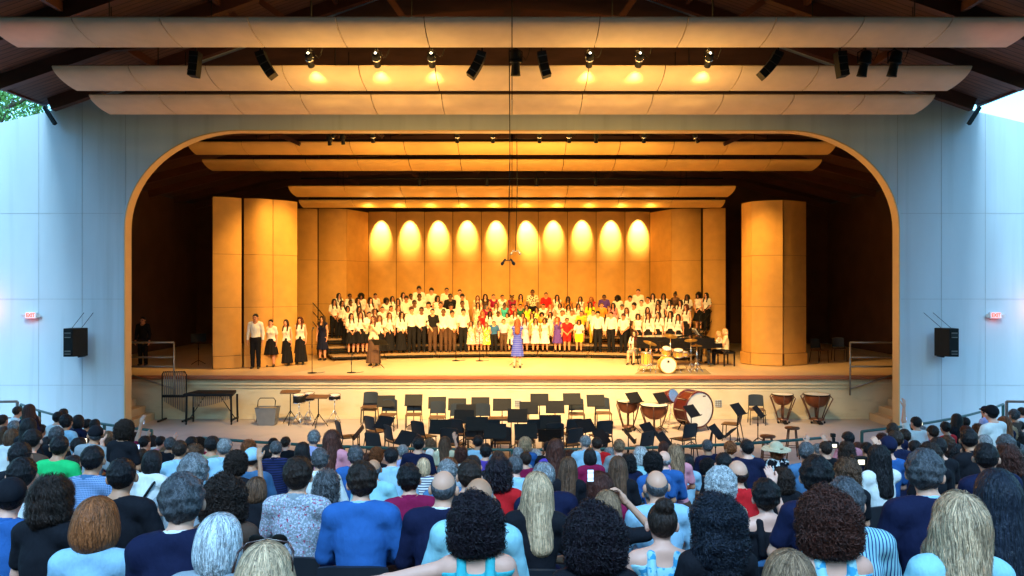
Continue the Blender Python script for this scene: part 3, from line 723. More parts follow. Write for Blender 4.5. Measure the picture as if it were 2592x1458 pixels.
    def samp(s, p, G=None):
        """trilinear value and gradient at points"""
        u = np.clip((p-s.lo)/s.h, 0, np.array(s.n)-1.001); i = u.astype(int); f = u-i; out = 0; g = np.zeros_like(p)
        for a in (0, 1):
            for b in (0, 1):
                for c in (0, 1):
                    w_ = (f[:, 0] if a else 1-f[:, 0])*(f[:, 1] if b else 1-f[:, 1])*(f[:, 2] if c else 1-f[:, 2])
                    j = (i[:, 0]+a, i[:, 1]+b, i[:, 2]+c); out = out+w_*s.V[j]
                    if G is not None:
                        for k in range(3): g[:, k] += w_*G[k][j]
        if G is None: return out
        return out, g/(np.linalg.norm(g, axis=1)[:, None]+1e-9)
def npmesh(name, vs, fs, mats, mi=None, smooth=True, sm=None):
    me = bpy.data.meshes.new(name); me.vertices.add(len(vs)); me.vertices.foreach_set('co', np.asarray(vs, np.float32).ravel())
    me.loops.add(4*len(fs)); me.loops.foreach_set('vertex_index', np.asarray(fs, np.int32).ravel())
    me.polygons.add(len(fs)); me.polygons.foreach_set('loop_start', np.arange(0, 4*len(fs), 4, dtype=np.int32)); me.polygons.foreach_set('loop_total', np.full(len(fs), 4, np.int32))
    for m in (mats if isinstance(mats, (list, tuple)) else [mats]): me.materials.append(M[m])
    if mi is not None: me.polygons.foreach_set('material_index', np.asarray(mi, np.int32))
    me.polygons.foreach_set('use_smooth', np.ones(len(fs), bool) if smooth else np.zeros(len(fs), bool))
    me.update(calc_edges=True); me.validate(); return me
def vec(*a): return np.array(a, float)
# ---- head: centre at the origin, facing +Y; crown at +.12, chin at -.115
def head_prims(big=1.):
    return [('el', (0,-.012,.025), (.077,.097,.095), .02), ('el', (0,.028,-.035), (.060,.066,.082), .03), ('el', (0,.055,-.088), (.032,.034,.026), .02),
            ('rc', (0,.090,.004), (0,.108,-.028), .008, .013, .012), ('rc', (-.03,.082,.022), (.03,.082,.022), .012, .012, .02),
            ('rc', (-.018,.090,-.058), (.018,.090,-.058), .008, .008, .01), ('el', (.087,-.004,-.010), (.018,.020,.034), .008), ('el', (-.087,-.004,-.010), (.018,.020,.034), .008)]
def rotz(p, a, c=(0,0,0)):
    x, y = p[0]-c[0], p[1]-c[1]; return (c[0]+x*math.cos(a)-y*math.sin(a), c[1]+x*math.sin(a)+y*math.cos(a), p[2])
def rig(pose, sx='m', child=False):
    """joint positions (metres, facing +Y)"""
    J = {}; w_ = 1.0 if sx == 'm' else .88
    if pose[0] == 's':      # seated
        J['hip'] = .53; J['sh'] = 1.055; J['lean'] = .02; J['hc'] = (0, .035, 1.262)
        J['legs'] = [((s*.10,0,.53), (s*.12,.43,.51), (s*.12,.45,.09), (s*.125,.58,.04)) for s in (-1, 1)]
    else:
        J['hip'] = .92; J['sh'] = 1.40; J['lean'] = 0; J['hc'] = (0, .01, 1.60)
        J['legs'] = [((s*.085,0,.90), (s*.095,.01,.49), (s*.10,-.01,.09), (s*.115,.11,.04)) for s in (-1, 1)]
    S = J['sh']; x0 = .185*w_
    arm = {'down': lambda s: ((s*x0,0,S), (s*(x0+.055),-.01,S-.29), (s*(x0+.06),.05,S-.54)),
           'front': lambda s: ((s*x0,0,S), (s*(x0+.05),.02,S-.29), (s*.05,.17,S-.46)),
           'lap': lambda s: ((s*x0,0,S), (s*(x0+.075),.05,S-.27), (s*.10,.28,S-.37)),
           'up': lambda s: ((s*x0,0,S), (s*(x0+.05),.20,S-.04), (s*(x0-.02),.26,S+.24)),
           'high': lambda s: ((s*x0,0,S), (s*(x0+.04),.10,S+.26), (s*x0,.14,S+.52)),
           'chin': lambda s: ((s*x0,0,S), (s*(x0+.12),.16,S-.16), (s*.13,.20,S+.06)),
           'head': lambda s: ((s*x0,0,S), (s*(x0+.22),.06,S+.02), (s*.13,.02,S+.27)),
           'sing': lambda s: ((s*x0,0,S), (s*(x0+.05),.08,S-.26), (s*.07,.26,S-.06)),
           'keys': lambda s: ((s*x0,0,S), (s*(x0+.02),.10,S-.27), (s*.16,.40,S-.30)),
           'back': lambda s: ((s*x0,0,S), (s*(x0+.32),-.02,S-.06), (s*(x0+.58),.02,S-.09))}
    al, ar = ARMS.get(pose[1:], ('down', 'down'))
    J['arms'] = [arm[al](-1), arm[ar](1)]
    return J
ARMS = {'d': ('down','down'), 'f': ('front','front'), 'l': ('lap','lap'), 'R': ('lap','up'), 'L': ('up','lap'), 'H': ('high','lap'), 'B': ('up','up'),
        'C': ('lap','chin'), 'E': ('lap','head'), 'S': ('sing','sing'), 'K': ('keys','keys'), 'A': ('back','lap'), 'm': ('down','front')}
HANDM = {}
def hand_mesh(curl=.5):
    """left hand, wrist at origin, fingers along +Z, palm facing -Y, thumb on +X side"""
    if curl in HANDM: return HANDM[curl]
    f = Field((-.07,-.09,-.04), (.09,.05,.21), .0055)
    f.el((0,0,.045), (.040,.016,.052), .01); f.rc((0,0,-.02), (0,0,.02), .026, .030, .02)
    for i, (x, L) in enumerate(((.030,.070),(.010,.080),(-.010,.074),(-.029,.058))):
        a = vec(x*.95, 0, .085); c1 = curl*.9; b = a+L*.5*vec(x*.5, -math.sin(c1), math.cos(c1)); c2 = curl*2.1
        c = b+L*.5*vec(x*.2, -math.sin(c2), math.cos(c2)); f.rc(a, b, .0095, .0088, .005); f.rc(b, c, .0088, .0072, .004)
    f.rc((.030,-.004,.020), (.056,-.014,.058), .014, .011, .012); f.rc((.056,-.014,.058), (.058,-.028,.086), .011, .009, .005)
    HANDM[curl] = f.surf(); return HANDM[curl]
BODIES = {}
def prims(pose, sx, yaw, child=False):
    J = rig(pose, sx); S = J['sh']; hp = J['hip']; m = 1. if sx == 'm' else .87; L = []
    seat = pose[0] == 's'
    def add(tag_, kind, *a): L.append((tag_, kind)+a)
    H = S-hp
    add('torso', 'el', (0,.0,hp+H*.70), (.168*m,.112,.190), .04); add('torso', 'el', (0,-.01,hp+H*.36), (.145*m,.105,.19), .05)
    add('torso', 'el', (0,-.005,hp+.02), (.165*(1 if sx == 'm' else 1.1)*.97,.120,.135), .05)
    add('torso', 'rc', (-.155*m,0,S-.005), (.155*m,0,S-.005), .062, .062, .05)
    for s in (-1, 1): add('torso', 'rc', (s*.03,-.02,S+.065), (s*.15*m,-.005,S+.01), .045, .050, .04)
    if sx == 'f' and not child:
        for s in (-1, 1): add('torso', 'el', (s*.07,.085,hp+H*.66), (.06,.055,.06), .03)
    for a in J['arms']:
        k = 1. if sx == 'm' else .86
        add('arm_u', 'rc', a[0], a[1], .052*k, .043*k, .03); add('arm_l', 'rc', a[1], a[2], .041*k, .026*k, .02)
    for a in J['legs']:
        add('leg_u', 'rc', a[0], a[1], .088, .060, .04); add('leg_l', 'rc', a[1], a[2], .056, .038, .02)
        mm = [a[1][i]*.65+a[2][i]*.35 for i in range(3)]; add('leg_l', 'el', (mm[0], mm[1]-.015, mm[2]), (.056,.060,.12), .02)
        add('foot', 'rc', (a[2][0], a[2][1]-.03, .045), (a[3][0], a[3][1], .035), .040, .034, .02)
    hc = J['hc']; y = math.radians(yaw)
    add('neck', 'rc', (0,-.005,S+.02), (hc[0], hc[1]-.015, hc[2]-.06), .058*(1 if sx == 'm' else .85), .052*(1 if sx == 'm' else .85), .03)
    for p in head_prims():
        if p[0] == 'el':
            # an ellipsoid turned with the head: approximate by rotating its centre and blending its plan radii
            c = rotz(p[1], y); r = p[2]; cc, ss = abs(math.cos(y)), abs(math.sin(y))
            r2 = (math.hypot(r[0]*cc, r[1]*ss), math.hypot(r[1]*cc, r[0]*ss), r[2])
            add('head', 'el', (hc[0]+c[0], hc[1]+c[1], hc[2]+c[2]), r2, p[3])
        else:
            a, b = rotz(p[1], y), rotz(p[2], y)
            add('head', 'rc', tuple(hc[i]+a[i] for i in range(3)), tuple(hc[i]+b[i] for i in range(3)), p[3], p[4], p[5])
    return J, L
def fill(f, L, tags, inf=0., kk=None):
    for p in L:
        if p[0] not in tags: continue
        if p[1] == 'el': f.el(p[2], tuple(r+inf for r in p[3]), kk or p[4])
        else: f.rc(p[2], p[3], p[4]+inf, p[5]+inf, kk or p[6])
def body_mesh(pose, sx='m', yaw=0, h=.014, shoes=True, thin=.0):
    key = (pose, sx, yaw, h)
    if key in BODIES: return BODIES[key]
    J, L = prims(pose, sx, yaw); f = Field((-.95 if 'A' in pose else -.52,-.30,-.02), (.52,.75 if pose[0] == 's' else .42,J['hc'][2]+.17 if pose[1:] != 'H' else J['sh']+.62), h)
    fill(f, L, ('torso','arm_u','arm_l','leg_u','leg_l','foot','neck','head'))
    vs, fs = f.surf(); c = vs[fs].mean(1); mi = np.zeros(len(fs), int); hc = np.array(J['hc']); y = math.radians(yaw)
    q = c-hc; qx = q[:, 0]*math.cos(-y)-q[:, 1]*math.sin(-y); qy = q[:, 0]*math.sin(-y)+q[:, 1]*math.cos(-y); qz = q[:, 2]
    mi[(np.abs(np.abs(qx)-.031) < .014) & (np.abs(qz+.002) < max(.008, h*.5)) & (qy > .045)] = 1
    mi[(np.abs(qx) < .022) & (np.abs(qz+.060) < max(.008, h*.55)) & (qy > .06)] = 2
    mi[(c[:, 2] < .095)] = 3
    # separate five-fingered hands joined into the same mesh
    for i, a in enumerate(J['arms']):
        pz = pose[1:]; side = -1 if i == 0 else 1
        arm = ARMS[pz][i]; hv, hf = hand_mesh(.35 if arm in ('down','back','up','high') else .6)
        d = np.array(a[2])-np.array(a[1]); d /= np.linalg.norm(d)
        if arm in ('lap','keys'): d = vec(-side*.25, .95, -.2); d /= np.linalg.norm(d)
        if arm in ('front',): d = vec(-side*.6, .3, -.75); d /= np.linalg.norm(d)
        if arm == 'head': d = vec(-side*.5, .1, .8); d /= np.linalg.norm(d)
        pn = {'down': vec(-side,0,0), 'up': vec(0,1,0.2), 'high': vec(0,1,0), 'chin': vec(-side*.8,.2,.1), 'head': vec(-side,0,0), 'back': vec(0,.2,-1), 'sing': vec(-side,.0,.1)}.get(arm, vec(0,.1,-1))
        zx = d; yx = -(pn-zx*(pn@zx)); yx /= np.linalg.norm(yx); xx = np.cross(yx, zx)
        R = np.stack([xx, yx, zx], 1); v = hv*vec(1 if side < 0 else -1, 1, 1)*(1. if sx == 'm' else .9)
        v = v@R.T+np.array(a[2]); ff = hf if side < 0 else hf[:, ::-1]
        fs = np.concatenate([fs, ff+len(vs)]); vs = np.concatenate([vs, v]); mi = np.concatenate([mi, np.zeros(len(ff), int)])
    me = npmesh('body', vs, fs, ['skin', 'eye', 'lip', 'shoe'], mi); BODIES[key] = (me, J); return BODIES[key]
CLOTH = {}
def cloth_mesh(kind, pose, sx, material, h=.016):
    key = (kind, pose, sx, material, h)
    if key in CLOTH: return CLOTH[key]
    gk = (kind, pose, sx, h)
    if gk in CLOTH: vs, fs = CLOTH[gk]
    else:
        J, L = prims(pose, sx, 0); S = J['sh']; hp = J['hip']; seat = pose[0] == 's'
        f = Field((-.95 if 'A' in pose else -.55,-.30,0), (.55,.72 if seat else .45,(S+.62) if pose[1:] in ('H','E') else S+.32), h)
        if kind in ('shirt','tee','tank','jacket','polo'):
            m_ = 1. if sx == 'm' else .9
            inf = {'shirt':.008,'tee':.008,'tank':.007,'jacket':.018,'polo':.009}[kind]
            fill(f, L, ('torso',), inf)
            if kind == 'jacket':
                for s in (-1, 1): f.rc((s*.12,0,S+.012), (s*.185,0,S), .06, .058, .03)
            if kind != 'tank':
                for a in J['arms']:
                    k = 1. if sx == 'm' else .88; A, B, C_ = [np.array(v, float) for v in a]
                    if kind in ('tee','polo'): f.rc(A, A+(B-A)*.68, (.053*k+inf+.003), (.049*k+inf+.006), .03)
                    else: f.rc(A, B, .054*k+inf, .045*k+inf, .03); f.rc(B, B+(C_-B)*.95, .045*k+inf*.9, .030*k+inf, .02)
            f.wob(.0022, 17, 1.); f.wob(.0012, 44, 2.)
            f.cut((0,0,-1), -(hp-.02 if not seat else hp-.06)); 
            if kind == 'tank':
                f.cut((0,-.30,1), (S+.015)*.957)
                for s in (-1, 1):
                    pp_ = [(s*.085*m_,-.118,S-.16), (s*.085*m_,-.098,S-.04), (s*.083*m_,-.050,S+.052), (s*.083*m_,.02,S+.050), (s*.085*m_,.075,S-.02), (s*.085*m_,.112,S-.12)]
                    for qa, qb in zip(pp_, pp_[1:]): f.rc(qa, qb, .027, .027, .010)
            else:
                f.rc((0,.02,S+.02), (0,.03,S+.30), .060, .16, .01, 's')
        elif kind in ('trousers','shorts'):
            for a in J['legs']:
                A, B, C_ = [np.array(v, float) for v in a[:3]]
                if kind == 'trousers': f.rc(A, B, .102, .078, .03); f.rc(B, C_+vec(0,0,-.02), .076, .062, .02)
                else: f.rc(A, A+(B-A)*.75, .106, .095, .03)
            f.el((0,-.005,hp+.02), (.178,.132,.13), .04); f.wob(.003, 21, 2.); f.cut((0,0,1), hp+.09); f.cut((0,0,-1), -.045)
        elif kind in ('skirt_long','skirt_short'):
            zb = .10 if kind == 'skirt_long' else .44; X, Y, Z = f.ax[0][:, None, None], f.ax[1][None, :, None], f.ax[2][None, None, :]
            t = np.clip((hp+.12-Z)/(hp+.12-zb), 0, 1); ang = np.arctan2(Y, X); fl = .10 if kind == 'skirt_long' else .12
            R = .135+np.sqrt(t)*.045+t*fl*.8; R = R*(1+.05*t*np.cos(11*ang+2*t)); f.V = ((np.sqrt(X**2+(Y/.78)**2)-R)*.75).astype(np.float32)
            f.cut((0,0,1), hp+.12); f.cut((0,0,-1), -zb)
        elif kind in ('dress','gown'):
            fill(f, L, ('torso',), .013); zb = .42 if kind == 'dress' else .12; X, Y, Z = f.ax[0][:, None, None], f.ax[1][None, :, None], f.ax[2][None, None, :]
            t = np.clip((hp+.14-Z)/(hp+.14-zb), 0, 1); ang = np.arctan2(Y, X)
            R = .130+np.sqrt(t)*.05+t*(.05 if kind == 'dress' else .15); R = R*(1+.05*t*np.cos(10*ang+3*t))
            D = np.maximum((np.sqrt(X**2+(Y/.8)**2)-R)*.8, Z-hp-.14); f.V = np.minimum(f.V, D).astype(np.float32)
            for s in (-1, 1): f.rc((s*.075,-.02,S-.1), (s*.085,0,S+.04), .035, .035, .02)
            f.cut((0,0,-1), -zb); f.rc((0,.05,S+.03), (0,.05,S+.30), .085, .16, .01, 's')
        elif kind == 'lapel_collar':
            f = Field((-.15,-.15,S-.04), (.15,.16,S+.13), .009)
            X, Y, Z = f.ax[0][:, None, None], f.ax[1][None, :, None], f.ax[2][None, None, :]
            f.V = (np.maximum(np.abs(np.sqrt(X**2+((Y+.004)/.95)**2)-(.080+(S+.075-Z)*.55))-.008, np.abs(Z-(S+.045)+.3*Y)-.032)).astype(np.float32)
        elif kind == 'collar':
            n = 24; m_ = MB(); R0_ = .066 if sx == 'm' else .058
            f = Field((-.12,-.12,S+.0), (.12,.13,S+.14), .008)
            X, Y, Z = f.ax[0][:, None, None], f.ax[1][None, :, None], f.ax[2][None, None, :]
            f.V = (np.maximum(np.abs(np.sqrt(X**2+((Y-.0)/.95)**2)-(R0_+(S+.10-Z)*.25))-.007, np.abs(Z-(S+.072)+.25*Y)-.026)).astype(np.float32)
        vs, fs = f.surf(); CLOTH[gk] = (vs, fs)
    me = npmesh(kind, vs, fs, [material]); CLOTH[key] = me; return me
# ---- hair
HAIR = {}
def hair_mesh(kind, fine=1.):
    key = (kind, fine)
    if key in HAIR: return HAIR[key]
    rg = np.random.default_rng(abs(hash(kind)) % 1000 if 0 else sum(map(ord, kind))); f = Field((-.24,-.26,-.62 if kind in ('long','longwavy','pony') else -.34), (.24,.24,.30), .0095 if fine >= 1 else .014)
    f.PAD = .09
    def face(w_=.062, d=.11, top=-.04, h_=.115): f.el((0,d,top), (w_,.085,h_), .012, 's')
    C0 = ((0,-.014,.030), (.083,.103,.098)); par = dict(n=900, L=.05, seg=6, w=.0045, g=.6, curl=0, out=.003, jit=.25)
    if kind == 'short': f.el(*C0); f.cut((0,.88,-1), .003); f.wob(.0025, 75); par.update(L=.04, n=2300, out=.006, jit=.9, w=.0055)
    elif kind == 'shortfull': f.el((0,-.016,.036), (.087,.107,.104)); f.cut((0,.80,-1), .018); f.wob(.005, 60); par.update(L=.055, n=2200, out=.010, jit=1.2, w=.0055)
    elif kind == 'crop': f.el((0,-.022,.034), (.088,.108,.106)); f.cut((0,.80,-1), .055); f.wob(.003, 70); par.update(L=.06, n=2200, out=.010, jit=.8)
    elif kind == 'bald': f.el((0,-.014,.020), (.0805,.1005,.09)); f.cut((0,.88,-1), .006); f.cut((0,-.35,1), .052); par.update(L=.035, n=1200, out=.002, jit=.3)
    elif kind == 'bob': f.el((0,-.016,.030), (.090,.108,.102)); f.el((0,-.024,-.050), (.102,.098,.105), .04); f.cut((0,0,-1), .130); face(); par.update(L=.15, n=1500, seg=8, w=.0065, g=1.6, out=.003)
    elif kind == 'bobwide': f.el((0,-.018,.030), (.098,.114,.106)); f.el((0,-.028,-.055), (.120,.108,.105), .05); f.cut((0,0,-1), .135); face(); par.update(L=.16, n=1800, seg=8, w=.0065, g=1.6, out=.003)
    elif kind == 'wavy': f.el((0,-.020,.032), (.098,.116,.108)); f.el((0,-.035,-.060), (.110,.100,.115), .04); f.wob(.006, 45); face(); par.update(L=.12, n=1500, seg=9, w=.006, g=1.2, out=.006, curl=.012)
    elif kind in ('long', 'longwavy'):
        f.el((0,-.016,.030), (.090,.108,.102)); f.rc((0,-.035,-.02), (0,-.095,-.34), .098, .085, .04); 
        for s in (-1, 1): f.rc((s*.06,-.02,-.06), (s*.09,-.04,-.28), .05, .035, .03)
        face(); f.el((0,.02,-.22), (.075,.075,.14), .01, 's')
        for s in (-1, 1): f.rc((s*.078,.0,-.04), (s*.082,.055,-.15), .022, .026, .01); f.rc((s*.082,.055,-.15), (s*.085,.125,-.29), .026, .020, .02)
        if kind == 'longwavy': f.wob(.003, 38)
        par.update(L=.34, n=1500, seg=12, w=.0065, g=2.2, out=.004, curl=.006 if kind == 'longwavy' else 0)
    elif kind == 'afro': f.el((0,-.022,.030), (.118,.126,.126)); f.el((0,-.035,-.055), (.122,.100,.090), .05); f.wob(.007, 23, 2.); f.wob(.006, 48, .5); f.wob(.003, 80); face(.06,.125,-.05,.12); par.update(L=.07, n=2600, seg=10, w=.0050, g=0, curl=.014, out=.010, jit=3)
    elif kind == 'afrolong': f.el((0,-.022,.030), (.114,.122,.120)); f.el((0,-.04,-.12), (.130,.105,.17), .05); f.wob(.009, 21, 2.5); f.wob(.006, 45); face(.06,.125,-.05,.13); par.update(L=.11, n=2800, seg=12, w=.0052, g=.5, curl=.016, out=.010, jit=1.5)
    elif kind == 'curls': f.el((0,-.020,.034), (.105,.120,.115)); f.el((0,-.03,-.03), (.098,.09,.075), .04); f.wob(.005, 65); face(); par.update(L=.06, n=2300, seg=9, w=.0048, g=.2, curl=.010, out=.007, jit=2)
    elif kind == 'bun': f.el(*C0); f.cut((0,.88,-1), .015); f.el((.0,-.065,.125), (.052,.050,.046), .01); par.update(L=.06, n=1500, out=.004, jit=.5)
    elif kind == 'puffs':
        f.el(*C0); f.cut((0,.88,-1), .010)
        for s in (-1, 1): f.el((s*.085,-.02,.115), (.038,.038,.036), .008)
        par.update(L=.03, n=900)
    elif kind == 'pony': f.el(*C0); f.cut((0,.88,-1), .012); f.rc((0,-.11,.04), (0,-.15,-.10), .028, .034, .02); f.rc((0,-.15,-.10), (0,-.12,-.30), .034, .012, .02); par.update(L=.12, n=1400, seg=8, g=1.2)
    elif kind == 'cap': f.el((0,-.012,.034), (.089,.108,.096)); f.cut((0,.12,-1), -.010); f.rc((-.045,.10,.038), (.045,.10,.038), .016, .016, .02); f.rc((-.04,.145,.026), (.04,.145,.026), .010, .010, .03); f.rc((-.04,.12,.03), (.04,.12,.03), .012, .012, .03); par.update(n=0)
    elif kind == 'bucket':
        X, Y, Z = f.ax[0][:, None, None], f.ax[1][None, :, None], f.ax[2][None, None, :]; r = np.sqrt(X**2+Y**2)
        f.el((0,-.012,.05), (.094,.108,.085)); f.cut((0,0,-1), -.035)
        f.V = np.minimum(f.V, np.maximum(np.abs(Z-.05+ (r-.09)*.5)-.007, r-.165)).astype(np.float32); par.update(n=0)
    elif kind == 'sunhat':
        X, Y, Z = f.ax[0][:, None, None], f.ax[1][None, :, None], f.ax[2][None, None, :]; r = np.sqrt(X**2+(Y+.01)**2); ang = np.arctan2(Y, X)
        f.el((0,-.012,.07), (.098,.110,.088)); f.cut((0,0,-1), -.05)
        f.V = np.minimum(f.V, np.maximum(np.abs(Z-.055+(r-.09)*.22+.008*np.sin(3*ang))-.0075, r-.225)).astype(np.float32); par.update(n=0)
    vs, fs = f.surf(); mi = None
    if par['n']:
        n = int(par['n']*(fine if fine < 1 else (2.6 if kind in ('afro','afrolong','curls') else 4.))); G = np.gradient(f.V, f.h); W = par['w']*(1.3 if fine < 1 else (.85 if kind in ('afro','afrolong','curls') else .5))
        seeds = vs[rg.integers(0, len(vs), n)]; seeds = seeds[(seeds[:, 2] > f.lo[2]+.05)]
        seeds = seeds if kind not in ('long','longwavy','bob','bobwide') else np.concatenate([seeds, vs[(vs[:, 2] > .0)][rg.integers(0, (vs[:, 2] > .0).sum(), n//2)]])
        _, nr = f.samp(seeds, G); p = seeds.copy(); crown = vec(0, -.03, .13); d0 = rg.normal(size=p.shape)*par['jit']
        cr = rg.uniform(.35, 1.25, len(p)); ph = rg.uniform(0, 2*PI, len(p)); segs = par['seg']; st = par['L']*rg.uniform(.6, 1.15, len(p))[:, None]/segs; rows = []; lift = par['out']*rg.uniform(.2, 1.6, len(p))
        for k in range(segs+1):
            v, nr = f.samp(p, G)
            p = p-nr*((v-lift)[:, None])*.8
            d = (p-crown); d /= np.linalg.norm(d, axis=1)[:, None]+1e-6; d = d*vec(1,1,.4)+vec(0,0,-par['g'])+d0
            t = d-nr*(d*nr).sum(1)[:, None]; t /= np.linalg.norm(t, axis=1)[:, None]+1e-6
            b = np.cross(t, nr); c = p.copy()
            if par['curl']:
                a_ = ph+k*(2*PI*1.6/segs if kind in ('afro','curls','afrolong') else 2*PI*1.2/segs)
                c = c+b*(np.cos(a_)*par['curl']*cr)[:, None]+nr*((np.sin(a_)+.7)*par['curl']*cr)[:, None]
            wd = W*(1-.55*abs(2*k/segs-.9)**2 if 1 else 1)
            rows.append((c-b*wd/2, c+b*wd/2)); p = p+t*st
        m = len(p); V = np.stack([np.stack(r, 1) for r in rows], 1)      # m, seg+1, 2, 3
        base = np.arange(m)[:, None]*(2*(segs+1))+np.arange(segs)[None, :]*2
        F_ = np.stack([base, base+1, base+3, base+2], -1).reshape(-1, 4)
        fs = np.concatenate([fs, F_+len(vs)]); vs = np.concatenate([vs, V.reshape(-1, 3)])
    me = npmesh('hair', vs, fs, ['cloth' if kind in ('cap','bucket','sunhat') else 'hair']); HAIR[key] = me; return me
SKIN = {'l': (.76,.37,.24), 'm': (.55,.25,.14), 'd': (.17,.075,.04), 'p': (.85,.43,.31)}
HC = {'bk': (.012,.010,.012), 'db': (.035,.019,.014), 'br': (.13,.060,.032), 'rb': (.085,.025,.016), 'au': (.32,.095,.030), 'bl': (.72,.46,.27), 'gy': (.28,.28,.29),
      'sg': (.11,.11,.12), 'wh': (.68,.70,.72), 'lb': (.32,.18,.10), 'pl': (.020,.012,.018), 'nb': (.018,.022,.035)}
HN = {'bk': 'black', 'db': 'dark brown', 'br': 'brown', 'rb': 'reddish brown', 'au': 'auburn', 'bl': 'blonde', 'gy': 'grey', 'sg': 'greying dark', 'wh': 'white', 'lb': 'light brown', 'pl': 'dark', 'nb': 'blue black'}
HK = {'short': 'short', 'shortfull': 'tousled short', 'crop': 'cropped', 'bald': 'balding', 'bob': 'bobbed', 'bobwide': 'thick bobbed', 'wavy': 'wavy', 'long': 'long straight', 'longwavy': 'long wavy', 'afro': 'big curly',
      'afrolong': 'long curly', 'curls': 'curly', 'bun': 'pinned up', 'puffs': 'two puffs of', 'pony': 'ponytailed'}
CC = {'white': (.80,.80,.78), 'ltblue': (.34,.56,.72), 'blue': (.03,.12,.36), 'navy': (.009,.012,.042), 'black': (.010,.010,.014), 'green': (.02,.55,.16), 'yellow': (.75,.80,.04), 'red': (.62,.015,.02), 'maroon': (.26,.01,.06),
      'grey': (.30,.33,.36), 'teal': (.05,.45,.50), 'pink': (.75,.28,.34), 'purple': (.10,.05,.34), 'royal': (.04,.06,.52), 'lavender': (.45,.45,.75), 'brown': (.09,.05,.035), 'olive': (.25,.30,.20), 'cream': (.75,.66,.45), 'orange': (.75,.28,.04),
      'aqua': (.34,.64,.70), 'denim': (.07,.17,.32), 'lilac': (.62,.50,.72), 'mint': (.50,.75,.60), 'gold': (.72,.50,.05), 'dkgreen': (.02,.12,.06)}
CN = {'ltblue': 'light blue', 'dkgreen': 'dark green', 'denim': 'slate blue'}
def person(loc, rz, pose, sx, skin, hair, hc, top, topc, mat_='cloth', bottom='trousers', botc='navy', yaw=0, scale=1., h=.014, label='', group=None, fine=1., topkind=None, botmat='cloth', hatc=None, collar=None, name='person', sxz=None):
    me, J = body_mesh(pose, sx, yaw, h)
    o = link(name, me, None, loc, (0,0,rz), scale if sxz is None else sxz, SKIN[skin]); tag(o, label, 'person', group)
    if hair:
        hk = hair
        if hair in ('cap','bucket','sunhat'):
            u = 'bald' if hair != 'sunhat' else 'wavy'
            link('hair', hair_mesh(u, fine), o, J['hc'], (0,0,math.radians(yaw)), 1. if u == 'bald' else .90, HC[hc]); link(hair if hair != 'bucket' else 'hat', hair_mesh(hair, fine), o, J['hc'], (0,0,math.radians(yaw)), 1.06 if hair != 'sunhat' else 1.1, CC[hatc or 'black'])
        else: link('hair', hair_mesh(hk, fine), o, J['hc'], (0,0,math.radians(yaw)), 1., HC[hc])
    ch = h+.002
    if top: link({'shirt':'shirt','tee':'t_shirt','tank':'tank_top','jacket':'jacket','polo':'polo_shirt','dress':'dress','gown':'gown'}[top], cloth_mesh(top, pose, sx, mat_, ch), o, (0,0,0), (0,0,0), 1., CC[topc])
    if bottom and top not in ('dress','gown'): link({'trousers':'trousers','shorts':'shorts','skirt_long':'long_skirt','skirt_short':'skirt'}[bottom], cloth_mesh(bottom, pose, sx, botmat, ch), o, (0,0,0), (0,0,0), 1., CC[botc])
    if 0: link('jacket_collar', cloth_mesh('lapel_collar', pose, sx, 'cloth', ch), o, (0,0,0), (0,0,0), 1., tuple(c*.8 for c in CC[topc]))
    if collar: link('collar', cloth_mesh('collar', pose, sx, 'cloth', ch), o, (0,0,0), (0,0,0), 1., CC[collar])
    return o
